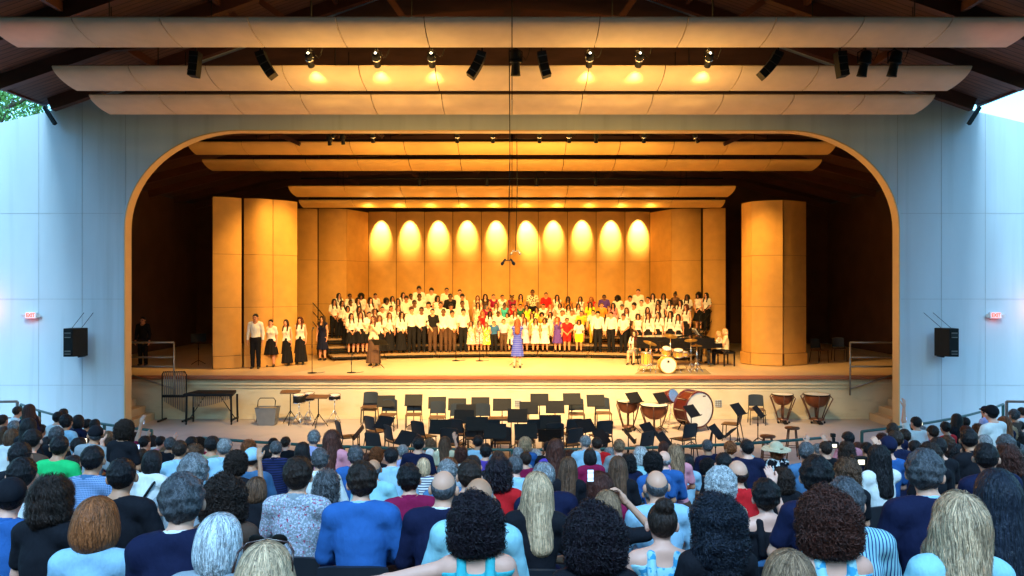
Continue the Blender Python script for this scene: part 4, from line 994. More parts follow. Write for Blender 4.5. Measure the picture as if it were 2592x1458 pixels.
# ------------------------------------------------------------------ the audience
AUD = '''
1 50 672 235 cap bk polo blue y35 C m
1 385 652 300 wavy db tee black y20 f
1 150 505 195 short bk tee white y15 m
1 140 378 165 short bk shirt black y25 f
1 15 392 95 short bk tee ltblue y15 m
1 460 328 130 short bk tee green y25 m
1 720 408 160 short bk polo denim y30 m Mcheck
1 572 482 140 bob bk tee black y0 f
1 950 513 205 short bk tee black y28 m ks
1 752 828 385 bobwide au tee ltblue y0 f
1 1425 663 345 shortfull sg jacket navy y25 m c:white
1 1790 655 345 afro db tee brown y0 f
1 1738 958 400 bob wh tee grey y0 f kp
1 1210 440 160 bob bk tee white y0 f
1 1318 420 105 curls lb tee olive y20 m
1 1530 493 215 shortfull gy polo grey y15 m
1 1490 598 215 wavy wh tee ltblue y10 f
1 1793 348 110 short gy shirt ltblue y10 m
1 1885 455 175 curls db tee black R f
1 1690 328 105 short bk tee olive y0 m
1 1552 398 135 wavy br tee yellow y0 f
1 1425 363 112 short db shirt ltblue y30 m
1 1525 332 85 short bk tee black y0 m
1 1590 342 85 curls db tee maroon y0 f
1 1985 362 110 wavy au tee aqua y0 f
1 2012 425 125 cap db tee denim y0 m h:ltblue
1 80 268 118 bob br tee white y20 f
1 8 158 70 short db tee ltblue y20 m
1 222 72 98 long rb tee navy y25 f
1 216 184 112 long bk tee black y20 f
1 240 274 128 short bk tee brown y30 m
1 235 342 100 bob bk tee maroon y20 f
1 440 262 108 shortfull sg tee black y20 m
1 455 132 80 short bk tee white y30 m
1 498 108 52 short db shirt white y25 m
1 518 162 100 shortfull bk tee ltblue y20 f
1 615 158 92 bob bk tee navy y20 f
1 578 262 100 wavy br tee black y10 f
1 690 192 60 short bk tee black y10 m
1 752 192 72 bob bk tee grey y10 f
1 752 245 112 cap sg polo grey y45 m h:black
1 618 340 105 short bk tee brown R m
1 370 332 100 short bk tee black y20 m
1 430 232 70 short bk tee white y20 m
1 988 204 135 curls db tee black y0 f
1 950 302 105 wavy br tee yellow y20 f
1 1055 303 100 curls db tee navy B f
1 1150 326 80 short bk tee maroon H m
1 1212 322 52 bob bk tee white y0 f
1 1278 330 56 short bk tee pink R f
1 690 350 90 bob db tee black y20 f
1 860 420 90 wavy au tee black R f
1 1060 485 110 wavy db tee purple B f
1 320 235 70 short bk tee white y20 f
1 130 90 48 short db tee white y20 m
1 560 330 60 bob db tee maroon y20 f
2 560 398 105 bob bk tee black y0 f
2 620 368 95 short sg polo navy y15 m Mstripe
2 700 333 72 short db tee black y0 m
2 600 343 62 short bk tee ltblue y0 m
2 925 288 90 shortfull gy polo lavender y25 m
2 1072 275 132 longwavy rb tee pink y10 f
2 835 376 115 long bk tee black y0 f
2 972 440 128 shortfull sg shirt white y15 m
2 1085 432 92 bald br shirt ltblue L m ks
2 1165 452 90 cap sg tee blue y0 m h:ltblue
2 1258 418 118 shortfull sg jacket blue y20 m
2 797 513 205 crop db shirt grey y0 m Mspeck big
2 1022 608 205 wavy sg tee black y15 f
2 1305 555 222 shortfull db jacket blue y12 m c:ltblue bl
2 1402 512 125 bald sg shirt aqua y25 m
2 680 600 95 longwavy rb tee ltblue y0 f
2 463 660 195 bobwide br tee black y10 f
2 1690 568 178 shortfull bk polo maroon y10 m
2 1808 505 125 bob bl tee white y0 f Mstripe
2 1550 418 108 short bk shirt ltblue y0 m
2 1641 398 88 short gy shirt lavender y0 m
2 1430 424 108 curls au tee black y0 f
2 1350 474 100 wavy rb tee navy y0 f
2 1775 398 90 bob wh tee black y0 f
2 1860 432 78 cap wh tee black y0 m h:white
2 1768 334 88 short bk tee navy y0 m
2 1860 353 82 curls lb tee white y0 f
2 1325 470 80 bob rb tee black y0 f
2 1725 470 80 bob br tee navy y0 f
3 448 600 205 bald sg jacket navy y0 m c:white
3 480 534 155 shortfull gy polo denim y0 m
3 492 512 145 curls au tee black y0 f
3 660 525 178 short db shirt black y0 m
3 728 662 235 bald gy jacket aqua y12 m bigj
3 710 808 425 afro pl tank teal A f kp
3 893 503 225 wavy pl tee red y0 f
3 1018 488 128 short sg shirt ltblue y20 m
3 1195 622 245 long bl tee black y12 f
3 1252 540 172 short gy jacket navy y20 m
3 1452 493 150 long br tee black y0 f
3 1190 440 98 wavy wh tee blue y0 f
3 1108 458 88 short db tee maroon y20 m
3 1048 418 80 short gy tee grey y0 m
3 1106 343 80 curls bl tee blue y0 f
3 890 448 98 short db tee black y0 m
3 685 484 120 short db tee grey y0 m
3 790 398 92 shortfull bk tee purple y0 m
3 725 323 70 short bk tee ltblue y0 m
3 592 414 105 wavy rb tee white y0 f
3 460 330 92 longwavy br tee cream R f
3 1352 348 130 longwavy rb tee purple y0 f
3 1588 323 80 short gy shirt ltblue y20 m
3 1682 338 80 short db tee red y0 m
3 1625 428 108 bob bk tee maroon y0 f
3 1548 438 80 bob bl tee cream y0 f
3 1462 442 92 wavy rb tee black y0 f
3 1778 418 90 bob gy tee mint y0 f
3 1860 363 88 shortfull lb tee grey y0 m
3 2032 420 108 wavy wh tee aqua y0 f
3 1850 488 148 long br tee black y0 f
3 1935 472 120 wavy bk tee navy y0 f
3 1700 620 215 longwavy rb tee maroon y15 f
3 1765 764 225 long lb tee black E f
3 1855 680 125 wavy bk tee black y10 f
3 1345 515 90 wavy bk tee navy y0 f
3 1668 893 455 afro pl tee black y0 f
3 1290 372 60 short bk tee black y0 m
3 930 520 90 short db tee navy y0 m
4 612 460 152 curls bk tee blue y0 f
4 700 444 105 bald gy shirt blue y25 m kp
4 795 393 135 longwavy lb tee pink y10 f
4 890 473 110 bob bk tee ltblue y0 f
4 1050 358 82 short sg tee navy y10 m
4 1232 378 90 shortfull au tee navy y15 f
4 1180 463 118 short bk tee black y0 m
4 1370 358 100 short bk tee navy y0 m
4 1050 513 122 curls bk tee black y25 f
4 1392 478 130 bucket gy polo blue y10 m h:aqua
4 1292 520 180 bald db polo red y20 m
4 645 600 178 bald sg shirt ltblue y0 m
4 605 690 130 short sg shirt white y0 m
4 1160 590 260 curls wh tee cream y0 f Mleopard
4 1600 373 228 sunhat au tee black y30 f Mfloral h:cream
4 1848 378 120 short sg shirt denim y-35 m
4 1522 695 225 shortfull bk tank black R f kp
4 1662 590 150 wavy db tee black y0 f
4 1782 600 112 bob sg tee pink y0 f Mfloral
4 1942 515 232 shortfull bk tee navy y-25 m
4 692 813 270 bun db tank aqua y0 f Mleafy kp
4 1130 800 430 afrolong nb tee black y10 f
4 845 838 125 longwavy br tee navy y0 f
4 1722 1262 470 bobwide lb tee ltblue y0 f
4 1935 388 65 short gy tee white y0 m
4 700 370 60 bob rb tee grey y0 f
5 650 294 92 short bk tee pink y0 m
5 640 380 128 wavy db tee black y-20 f
5 470 372 90 short db tee black B m
5 800 378 90 short bk tee navy y0 m
5 978 333 128 cap bk tee blue y-10 m h:navy
5 922 308 85 wavy rb tee black y-10 f
5 1035 283 108 short db polo navy y-10 m
5 1105 273 88 short db polo denim y-10 m
5 1010 223 88 short db tee navy y-30 m ks
5 895 398 165 longwavy bk tee white R f
5 982 383 112 long gy tee denim y-20 f
5 1195 174 82 short bk tee white H m
5 1332 243 80 short db tee navy y-20 m
5 1432 213 80 short bk tee red y-20 f
5 1522 148 92 long bk tee black y-20 f
5 1590 178 58 short bk tee navy y-20 m
5 1805 82 95 cap bk tee white y-20 m h:black
5 1752 88 55 cap db tee lavender y-30 m h:navy
5 1600 243 82 short rb tee black y-20 m
5 1800 193 98 bucket br tee denim y-20 m h:brown
5 1902 170 102 longwavy au tee navy y-10 f
5 1945 250 112 curls bl tee black y-10 f
5 1628 273 138 short bk shirt black y-40 m
5 1748 320 110 short gy polo grey y-25 m
5 1845 304 98 wavy db tee brown y-20 f
5 1922 330 125 shortfull sg tee black y-20 m
5 1378 338 132 short bk tee black y-20 f
5 1452 333 95 shortfull br tee navy y-20 m
5 1500 398 148 wavy bk tee black y-20 f
5 1190 365 98 short bk tee navy y-20 m
5 1310 393 165 wavy db tee black y-20 f
5 1640 362 128 short bk jacket navy y-40 m
5 1770 388 172 short bk jacket navy y-42 m
5 1945 403 190 wavy rb tee black y-40 f kp
5 1288 463 262 shortfull sg jacket navy y-35 m c:ltblue bn
5 1412 500 82 shortfull gy tee aqua y-20 f
5 652 518 190 wavy br tee black y-15 f
5 640 693 268 shortfull sg shirt aqua y-20 m Mvstripe
5 500 773 455 afro rb tank aqua y-10 f kp Mleafy
5 1872 598 345 long nb tee navy y-20 f
5 1575 793 400 longwavy bl tee aqua y-12 f kp
5 2045 1080 260 bald sg tee grey y-30 m kp
5 2042 98 60 short db tee white y-20 m
5 2012 290 90 wavy db tee black y-20 f
5 1245 318 70 short bk tee black y-20 m
5 1120 480 90 short bk tee grey y-20 m
5 2030 210 60 short bk tee navy y-20 m
5 1690 230 60 wavy br tee maroon y-20 f
2 520 1198 520 bobwide bl tee black y10 f
'''
WM = {'short': .172, 'shortfull': .184, 'crop': .186, 'bald': .168, 'bob': .205, 'bobwide': .235, 'wavy': .222, 'long': .20, 'longwavy': .205, 'afro': .268, 'afrolong': .28, 'curls': .225, 'bun': .178, 'cap': .185, 'bucket': .33, 'sunhat': .455, 'puffs': .2}
TX = {1: 0, 2: 500, 3: 980, 4: 1460, 5: 1944}
people = []; rgp = random.Random(5)
PLACED = {}
for ln in AUD.strip().splitlines():
    a = ln.split(); t = int(a[0]); px = TX[t]+float(a[1])/3.1636; py = 1000+float(a[2])/3.1636; wpx = float(a[3])/3.1636
    hair, hc, top, tc = a[4:8]; fl = a[8:]; sx = 'f' if 'f' in fl else 'm'
    hk = 'cap' if hair == 'cap' else hair; pose = 'l'; yaw = 0; mt = 'cloth'; sk = 'l' if rgp.random() < .62 else rgp.choice('mmp'); hatc = None; col = None
    for f_ in fl:
        if f_[0] == 'y': yaw = int(f_[1:])
        elif f_ in 'RLHBCEA': pose = f_
        elif f_[0] == 'k': sk = {'s': 'm', 'p': 'p'}[f_[1]]
        elif f_[0] == 'M': mt = f_[1:]
        elif f_[:2] == 'h:': hatc = f_[2:]
        elif f_[:2] == 'c:': col = f_[2:]
    s = wpx/WM[hk]; Y = F/s; ax = (px-1296)/F; X = ax*Y; R = math.hypot(X, CY-Y)
    if Y > 7.2:
        Y = min(Y, 15.5 if abs(X) < 6 else 19.5); R = math.hypot(ax*Y, CY-Y); k = max(0, round((R-R0)/RS)); R = R0+k*RS
        A_, B_, C_ = 1+ax*ax, -2*CY, CY*CY-R*R; disc = B_*B_-4*A_*C_
        if disc > 0: Y = (-B_-math.sqrt(disc))/(2*A_)
    X = ax*Y; zt_ = EYE-(py-729)*Y/F; sc = (1.0 if sx == 'm' else .95)*rgp.uniform(.98, 1.03)
    yb = min((-40, -20, 0, 20, 40), key=lambda v: abs(v-yaw)) if Y > 5 else yaw
    yb = {40: 35, -40: -35}.get(yb, yb)
    crown = {'afro': .05, 'afrolong': .045, 'curls': .03, 'sunhat': .045, 'bucket': .02, 'wavy': .02, 'bun': .055, 'longwavy': .015}.get(hair, .012)
    z0 = zt_-(1.262+.120+crown)*sc
    rz = math.atan2(X, 27-Y)*.8+rgp.uniform(-.08, .08)
    near = Y < 6
    h = .0095 if near else .0145
    if pose != 'l': yb = 0 if not near else yb
    people.append(dict(px=px, py=py, Y=Y, X=X, z0=z0, rz=rz, pose='s'+pose, sx=sx, skin=sk, hair=hair, hc=hc, top=top, tc=tc, mt=mt, yaw=yb, sc=sc, h=h, fine=1. if near else .85, hatc=hatc, col=col, near=near))
# further heads seen between the listed ones in the crowded wings
for k in range(260):
    side = k % 2; px = rgp.uniform(0, 430) if side else rgp.uniform(2150, 2592); e_ = (430-px)/430 if side else (px-2150)/442
    py = rgp.uniform(1100-70*e_, 1140); 
    if any(abs(q['px']-px) < 17 and abs(q['py']-py) < 20 for q in people): continue
    sx = rgp.choice('mf'); hair = rgp.choice(['short','shortfull','bob','wavy','longwavy','curls'] if sx == 'f' else ['short','shortfull','crop','short']); hc = rgp.choice(['bk','bk','db','br','sg','rb','gy','lb'])
    t_ = (py-1040)/100; s = 118+45*max(0, min(1.2, t_)); Y = F/s; ax = (px-1296)/F; R = math.hypot(ax*Y, CY-Y); R = R0+round((R-R0)/RS)*RS
    A_, B_, C_ = 1+ax*ax, -2*CY, CY*CY-R*R; disc = B_*B_-4*A_*C_
    if disc <= 0: continue
    Y = (-B_-math.sqrt(disc))/(2*A_); X = ax*Y; sc = (1.0 if sx == 'm' else .95)*rgp.uniform(.97, 1.03); z0 = EYE-(py-729)*Y/F-1.40*sc
    if Y > 18.5 or z0 > 2.4: continue
    people.append(dict(px=px, py=py, Y=Y, X=X, z0=z0, rz=math.atan2(X, 27-Y)*.8, pose='sl', sx=sx, skin=rgp.choice('llmmd'), hair=hair, hc=hc, top=rgp.choice(['tee','shirt','tee','polo']), tc=rgp.choice(['black','navy','grey','white','maroon','denim','brown','black','ltblue','pink']),
        mt='cloth', yaw=rgp.choice([0, 20, -20]) if abs(X) < 1 else (20 if side else -20), sc=sc, h=.0145, fine=.85, hatc=None, col=None, near=False))
    if len(people) > 262: break
# no two seats on top of each other: nudge the farther one back along its own sight line
people.sort(key=lambda p: p['Y'])
for i, p in enumerate(people):
    for _ in range(6):
        bad = [q for q in people[:i] if math.hypot(q['X']-p['X'], q['Y']-p['Y']) < .40]
        if not bad: break
        o_ = p['Y']; p['Y'] += .35; p['X'] *= p['Y']/o_
        p['z0'] = EYE-(p['py']-729)*p['Y']/F-(EYE-(p['py']-729)*o_/F-p['z0'])
def cname(c): return CN.get(c, c)
TN = {'tee': 'T-shirt', 'tank': 'sleeveless top', 'shirt': 'shirt', 'polo': 'polo shirt', 'jacket': 'jacket'}
TNf = dict(TN, tee='top')
PN = {'check': 'checked ', 'stripe': 'striped ', 'vstripe': 'pinstriped ', 'speck': 'small patterned ', 'floral': 'flowery ', 'leopard': 'leopard print ', 'leafy': 'leaf patterned ', 'cloth': ''}
def adesc(p):
    who = 'man' if p['sx'] == 'm' else 'woman'; tp = PN[p['mt']]+cname(p['tc'])+' '+(TN if p['sx'] == 'm' else TNf)[p['top']]
    if p['hair'] in ('cap', 'bucket', 'sunhat'): hd = {'cap': '%s baseball cap', 'bucket': '%s brimmed hat', 'sunhat': 'wide %s sun hat'}[p['hair']] % cname(p['hatc'] or 'black')
    else: hd = '%s %s hair' % (HK[p['hair']], HN[p['hc']]); 
    return 'seated %s with %s and %s' % (who, hd, tp)
def zone(p):
    if p['near']: return 'in the nearest rows' if abs(p['X']) < 2.5 else 'near, at %s' % ('left' if p['X'] < 0 else 'right')
    if p['px'] < 520: return 'in the left wing'
    if p['px'] > 2080: return 'in the right wing'
    return 'close to the pit' if p['Y'] > 10.5 else 'in the middle rows'
from collections import Counter
c0 = Counter(adesc(p) for p in people); c1 = Counter((adesc(p), zone(p)) for p in people); seen = Counter()
for p in sorted(people, key=lambda p: p['px']):
    d = adesc(p)
    if c0[d] == 1: p['label'] = d
    elif c1[(d, zone(p))] == 1: p['label'] = d+', '+zone(p)
    else: p['label'] = '%s, %s, %s from left' % (d, zone(p), nth(seen[(d, zone(p))])); seen[(d, zone(p))] += 1
    for a_, b_ in (('seated ', ''), ('small patterned', 'patterned'), ('in the nearest rows', 'nearest rows'), ('in the middle rows', 'middle rows'), ('close to the pit', 'by the pit'), (' and ', ', '), ('in the ', '')):
        if len(p['label'].split()) > 16: p['label'] = p['label'].replace(a_, b_, 1)
PX_STRAP = 382
def seat_parts():
    b = MB(); rows = []
    for i in range(7):
        z = .44+.36*i/6; rows.append([((j/8-.5)*.50*(1-.10*(i/6)**3), -.205-.04*math.cos((j/8-.5)*PI)-.02*i/6, z-(.02*abs(j/4-1)**3*(i/6))) for j in range(9)])
    b.sheet(rows, 0, True, thick=.028); bk = b.mesh('seat_back', 'seatplastic')
    b = MB(); b.sheet([[((j/8-.5)*.46, -.18+.42*i/5, .435-.015*math.sin(PI*i/5)) for j in range(9)] for i in range(6)], 0, True, thick=.03); sp = b.mesh('seat_pan', 'seatplastic')
    b = MB(); b.bar((0, -.20, .0), (0, -.16, .42), .06, .05); b.box((0, -.16, .012), (.30, .12, .024)); st_ = b.mesh('pedestal', 'dark')
    b = MB(); b.bar((.275, -.20, .62), (.275, .12, .62), .05, .03); b.bar((.275, -.16, .3), (.275, -.16, .62), .03, .04); ar = b.mesh('armrest', 'seatplastic')
    b = MB(); b.lathe([(.012,0),(.016,.006),(.012,.01)], (0, -.262, .52), 10, 0, (0,-1,0)); b.box((0, -.262, .53), (.09, .006, .035)); pl = b.mesh('number_plate', 'steel')
    return bk, sp, st_, ar, pl
SP_ = seat_parts()
for p in people:
    loc = (p['X'], p['Y'], p['z0'])
    tx, ty = rgp.uniform(-.05, .06), rgp.uniform(-.07, .07)
    p['o'] = person(loc, p['rz'], p['pose'], p['sx'], p['skin'], p['hair'], p['hc'], p['top'], p['tc'], p['mt'], 'trousers', rgp.choice(['navy','black','denim','brown','grey']), p['yaw'], p['sc'], p['h'], p['label'], 'people seated in the audience', p['fine'], hatc=p['hatc'],
           collar=p['col'] or (p['tc'] if p['top'] in ('shirt','polo') else ('black' if p['top'] == 'jacket' else None)))
    hz = 1.30*p['sc']; m_ = Euler((tx, ty, p['rz'])).to_matrix(); d_ = m_@Vector((0, 0, hz))-Vector((0, 0, hz))
    p['o'].rotation_euler = (tx, ty, p['rz']); p['o'].location = Vector(loc)-d_
q = min(people, key=lambda p: abs(p['px']-382)+abs(p['py']-1139))
b = MB(); b.tube([(.12,.02,1.115),(.11,-.10,1.05),(.03,-.137,.90),(-.06,-.135,.76),(-.13,-.12,.62)], .014, 6); b.build('bag_strap', 'dark', q['o'])
for p in people:
    if p['Y'] > 8.5: continue
    o = empty('theatre_seat', (p['X'], p['Y'], p['z0']-.0), p['rz']*.8)
    lb = p['label'].replace('seated ', '')
    tag(o, ' '.join(('dark seat under the '+lb).split()[:16]), 'seat', 'theatre seats in curved rows')
    for nm, me in zip(('seat_back', 'seat_pan', 'pedestal', 'armrest', 'number_plate'), SP_): link(nm, me, o)
# sunglasses pushed up on the blonde head, phones and cameras held up
M['screen'] = mat('lit_screen', (.8,.75,.6), .3, var=.3, scale=30, emit=(1.0,.85,.55,1.6))
M['screen2'] = mat('lit_blue_screen', (.5,.6,.8), .3, var=.3, scale=30, emit=(.55,.7,1.0,1.1))
overlay(M['screen2'], 'wave', (.03,.05,.12), dir='Z', freq=7, lo=.6, hi=.7)
def phone(px, py, Y, w_, h_, scr, label, rz=0):
    o = empty('smartphone' if w_ < .2 else 'tablet', P(px, py, Y), rz); tag(o, label, 'phone' if w_ < .2 else 'tablet', 'phones held up by the audience')
    b = MB(); b.box((0,.004,0), (w_,.008,h_)); bevel(b.build('case', 'dark', o), .002)
    b = MB(); b.box((0,-.0022,0), (w_*.9,.003,h_*.88)); b.build('screen', scr, o)
def byx(px): return min(people, key=lambda p: abs(p['px']-px)+ (0 if p['pose'] != 'sl' else 500))
for x, y, ww, hh, scr, lb, t in ((663, 372, .13, .10, 'screen', 'small lit phone held up in the left wing', 1), (862, 482, .16, .085, 'screen2', 'phone held sideways filming, left wing', 1), (1070, 440, .22, .20, 'screen2', 'larger tablet filming the stage, left wing', 1),
     (1138, 215, .085, .085, 'screen2', 'small silver phone held highest, above the left wing', 1), (1862, 578, .078, .145, 'screen', 'bright upright phone in front of curly brown hair', 1), (1932, 462, .075, .15, 'screen', 'upright lit phone near the pit, centre left', 2),
     (110, 645, .05, .10, 'screen2', 'pale phone in the middle rows right of centre', 4), (1215, 228, .12, .07, 'screen', 'phone held up by person in white, right wing', 5), (1098, 195, .06, .09, 'screen2', 'small phone raised beside the arch, right wing', 5)):
    px, py = TX[t]+x/3.1636, 1000+y/3.1636; q = byx(px); phone(px, py, q['Y']+.36, ww, hh, scr, lb)
# a camera on the photographer's hands
def camera_thing(px, py, Y, label, flash=True):
    o = empty('photo_camera', P(px, py, Y)); tag(o, label, 'camera', 'cameras in the audience')
    b = MB(); b.box((0,0,0), (.15,.07,.10)); bevel(b.build('camera_body', 'dark', o), .01)
    b = MB(); b.lathe([(.035,0),(.038,.10),(.042,.13)], (0,.03,0), 14, 0, (0,1,0)); b.build('camera_lens', 'dark', o)
    b = MB(); b.box((0,-.037,-.005), (.07,.004,.05)); b.build('screen', 'screen', o)
    if flash:
        b = MB(); b.box((0,.0,.085), (.04,.05,.07)); b.box((0,.02,.15), (.07,.06,.06)); bevel(b.build('flash', 'dark', o), .008)
q = byx(TX[5]+470/3.16); camera_thing(TX[5]+525/3.1636, 1000+400/3.1636, q['Y']+.33, 'black camera with flash on top held up right of the sun hat')
q = byx(TX[5]+895/3.16); camera_thing(TX[5]+735/3.1636, 1000+528/3.1636, q['Y']+.30, 'small camera held by the woman with long black hair', False)
M['frameglass'] = mat('glossy_brown_plastic', (.05,.02,.015), .15, var=.05)
bl = min(people, key=lambda p: abs(p['px']-(500+520/3.16))+(0 if p['Y'] < 4 else 900))
o = empty('sunglasses', (0,0,0)); o.location = (bl['X'], bl['Y'], bl['z0']+(1.262+.066)*bl['sc']); o.rotation_euler = (math.radians(24), 0, bl['rz']+math.radians(8)); tag(o, 'dark sunglasses pushed up on the nearest blonde head', 'sunglasses')
b = MB(); b.tube([(-.105,-.02,-.03), (-.10,.05,.0), (-.075,.085,.012), (0,.10,.018), (.075,.085,.012), (.10,.05,.0), (.105,-.02,-.03)], .005, 6); b.build('frame', 'frameglass', o)
for s_ in (-1, 1):
    b = MB(); b.lathe([(.001,0),(.028,.001),(.030,.004)], (s_*.042,.094,.014), 14, 0, (0,1,.1)); b.build('lens', 'dark', o)
# ------------------------------------------------------------------ green rails and side rails
def railing(pts, top, label, grp='green rails of the seating', mt='green', mid=()):
    o = empty('hand_rail', pts[0]); tag(o, label, 'railing', grp); q = Vector(pts[0])
    b = MB(); b.tube([Vector(p)-q+Vector((0,0,top)) for p in pts], .030, 8); b.build('top_rail', mt, o)
    for m_ in mid:
        b = MB(); b.tube([Vector(p)-q+Vector((0,0,m_)) for p in pts], .018, 8); b.build('mid_rail', mt, o)
    for i in range(0, len(pts), max(1, (len(pts)-1)//4)):
        p = Vector(pts[i])-q; b = MB(); b.bar(p+Vector((0,0,-.02)), p+Vector((0,0,top)), .05, .05); b.build('post', mt, o)
def arc(R, a0, a1, n, z=0.): return [(R*math.sin(math.radians(a)), CY-R*math.cos(math.radians(a)), z) for a in np.linspace(a0, a1, n)]
railing(arc(18.15, -21, 21, 17), .88, 'long curved dark rail between front row and orchestra pit')
railing(arc(18.1, -46, -25.5, 9), .92, 'green rail along the front of the left wing')
railing(arc(18.1, 24.5, 46, 9), .92, 'green rail along the front of the right wing')
for s_ in (-1, 1):
    railing([(s_*13.9, 18.7, .12), (s_*13.2, 18.9, .12), (s_*12.2, 19.0, .12)], 1.08, 'blue grey tube rail by the wall at the %s edge' % ('left' if s_ < 0 else 'right'), 'tube rails at the side entrances', 'steel', (.68, .34))
# ------------------------------------------------------------------ the choir and the people on stage
# tile x y riser type hair haircolour skin ; types: M boy white shirt, N boy black shirt, L blouse + long skirt, F blouse + short skirt,
# D<col> dress, T<col>-<col> tee and shorts, Q<col>-<col> shirt and trousers ; digits after * = pattern
CH = '''
1 1435 225 4 L long bk l
1 1590 235 4 L short bk d
1 1750 230 4 L afro bk m
1 1950 228 4 L pony bk m
1 1370 308 3 L longwavy bk m
1 1480 330 3 L long bk m
1 1600 318 3 L pony bk d
1 1690 290 3 L long db l
1 1880 285 3 L longwavy db l
1 2105 290 3 L curls bk d
1 2190 270 4 L long bk m
1 1560 405 2 L bob bk m
1 1720 408 2 L longwavy bk m
1 1935 445 2 F long br l
1 2050 415 2 L short bk l
1 1610 508 1 F long bk l
1 1740 488 1 F longwavy rb l
1 1862 486 1 F pony bk l
1 2010 538 1 L longwavy br l
1 2150 498 1 L long rb l
2 895 130 4 M shortfull bk m
2 1070 155 4 M shortfull bk l
2 1285 150 4 M short bk m
2 1470 175 4 M short db l
2 670 216 4 L long bk l
2 600 300 3 L long db m
2 780 235 4 M short bk d
2 1722 260 4 Dcream long br l
2 1830 240 4 Dbrown longwavy bk l
2 1945 244 4 Dmaroon short db l
2 2070 250 4 Dwhite short bk m
2 715 266 3 M shortfull bk m
2 900 232 3 M short bk d
2 1155 264 3 L wavy bk m
2 1335 232 3 N short bk d
2 1505 240 3 M shortfull bk m
2 1725 357 3 Dcream long db m
2 1850 398 3 Dmaroon bob sg m
2 1985 366 3 Dwhite long br l
2 830 322 2 M short bk d
2 1030 352 2 M shortfull bk l
2 1198 350 2 M short bk m
2 1345 377 2 M shortfull bk m
2 1505 332 2 M short bk d
2 580 392 2 L longwavy br l
2 500 400 2 L pony bk m
2 645 485 1 L longwavy db l
2 790 420 1 M shortfull rb l
2 930 420 1 M short bk d
2 1085 446 1 N short bk l
2 1240 446 1 M short bk d
2 1362 470 1 M shortfull bk m
2 1520 446 1 M shortfull bk l
2 1620 622 1 Dcream long db m
2 1745 612 1 Dpink long rb m
2 1830 645 1 Dyellow long br m
2 1940 622 1 Qblue-black short br l
2 2090 592 1 Qlilac-brown short rb l
2 2200 600 1 Dcream bob br l
2 1790 480 2 Dred long au m
2 1890 482 2 Twhite-black longwavy bk d
2 2010 484 2 Twhite-navy short bk d
2 2140 510 2 Tmint-navy bob bk m
3 535 250 4 Dmaroon puffs bk d
3 658 240 4 Dorange long bk m
3 825 176 4 Qbrown-black short bk d
3 1015 216 4 Qred-black short bk m
3 1170 250 4 Dwhite longwavy bk m
3 1325 272 4 Dorange longwavy bk d
3 1500 275 4 Lx long bk m
3 1655 280 4 Dred longwavy au m
3 1835 250 4 Qpurple-black short bk d
3 2025 262 4 Mx afro bk d
3 2200 265 4 M shortfull bk m
3 428 362 3 Dteal bun bk d
3 555 374 3 Dred puffs bk m
3 712 392 3 Dyellow long bk m
3 950 376 3 Dwhite short db m
3 1070 382 3 Dpink long au l
3 1210 370 3 Dwhite bob bk m
3 1330 388 3 Dwhite longwavy bk m
3 1470 372 3 Dwhite long bk m
3 1638 352 3 Tyellow-olive long db m
3 1800 366 3 Torange-brown short br l
3 1962 366 3 Dpink longwavy bk m
3 2090 386 3 M shortfull sg m
3 640 380 3 Ddkgreen short bk m
3 575 470 2 Dwhite long rb m
3 690 506 2 Dcream bob db m
3 820 508 2 Dyellow long db m
3 955 496 2 Dorange curls bk m
3 1078 490 2 Dwhite long bk m
3 885 430 3 Dyellow long db m
3 1240 470 2 Twhite-brown short bk m
3 1378 470 2 Tmint-brown short br m
3 1512 476 2 Tgold-brown short bk m
3 1680 465 2 Qaqua-gold short db l
3 525 602 1 Dcream bob bl l
3 715 570 1 Dlilac long rb m
3 865 580 1 Dwhite long db m
3 1000 582 1 Dwhite wavy db m
3 1178 560 1 Dpurple longwavy au l
3 1310 576 1 Tred-red short rb m
3 1480 606 1 Twhite-yellow wavy db m
3 1745 480 1 M shortfull bk l
3 1935 490 1 M short rb l
3 2108 516 1 M shortfull rb m
4 645 170 4 M short bk l
4 850 230 4 L longwavy bk l
4 1000 230 4 L longwavy bk m
4 1165 206 4 Dbrown bun bk d
4 1335 245 4 L longwavy bk d
4 1495 216 4 F afro bk l
4 1605 220 4 L long bk l
4 740 278 3 M short bk m
4 575 362 2 M shortfull bk m
4 930 320 3 L longwavy bk m
4 1090 318 3 L long bk m
4 1240 322 3 L long bk l
4 775 422 2 L long bk l
4 925 375 2 F longwavy rb l
4 1150 420 2 F pony bk m
4 1320 380 2 F longwavy rb l
4 640 520 1 F wavy db l
4 790 500 1 F longwavy rb l
4 930 490 1 F long db l
4 1100 478 1 F longwavy bk l
4 1190 520 1 F long bk m
4 690 320 3 M short db l
4 480 430 2 L long rb m
'''
CX = {1: 600, 2: 900, 3: 1200, 4: 1500}
rgc = random.Random(11); choir = []
for ln in CH.strip().splitlines():
    a = ln.split(); t = int(a[0]); px = CX[t]+float(a[1])/5.5725; py = 700+float(a[2])/5.5725; row = int(a[3]); ty, hair, hc, sk = a[4:8]
    R = RR[row-1]+.36; ax = (px-1296)/F; A_, B_, C_ = 1+ax*ax, -2*RYC, RYC*RYC-R*R; Y = (-B_+math.sqrt(B_*B_-4*A_*C_))/(2*A_); X = ax*Y
    z0 = SZ+RH[row-1]+.002; ht = EYE-(py-729)*Y/F-z0
    choir.append(dict(px=px, X=X, Y=Y, z=z0, ht=ht, row=row, ty=ty, hair=hair, hc=hc, sk=sk))
choir.sort(key=lambda p: (p['row'], p['px']))
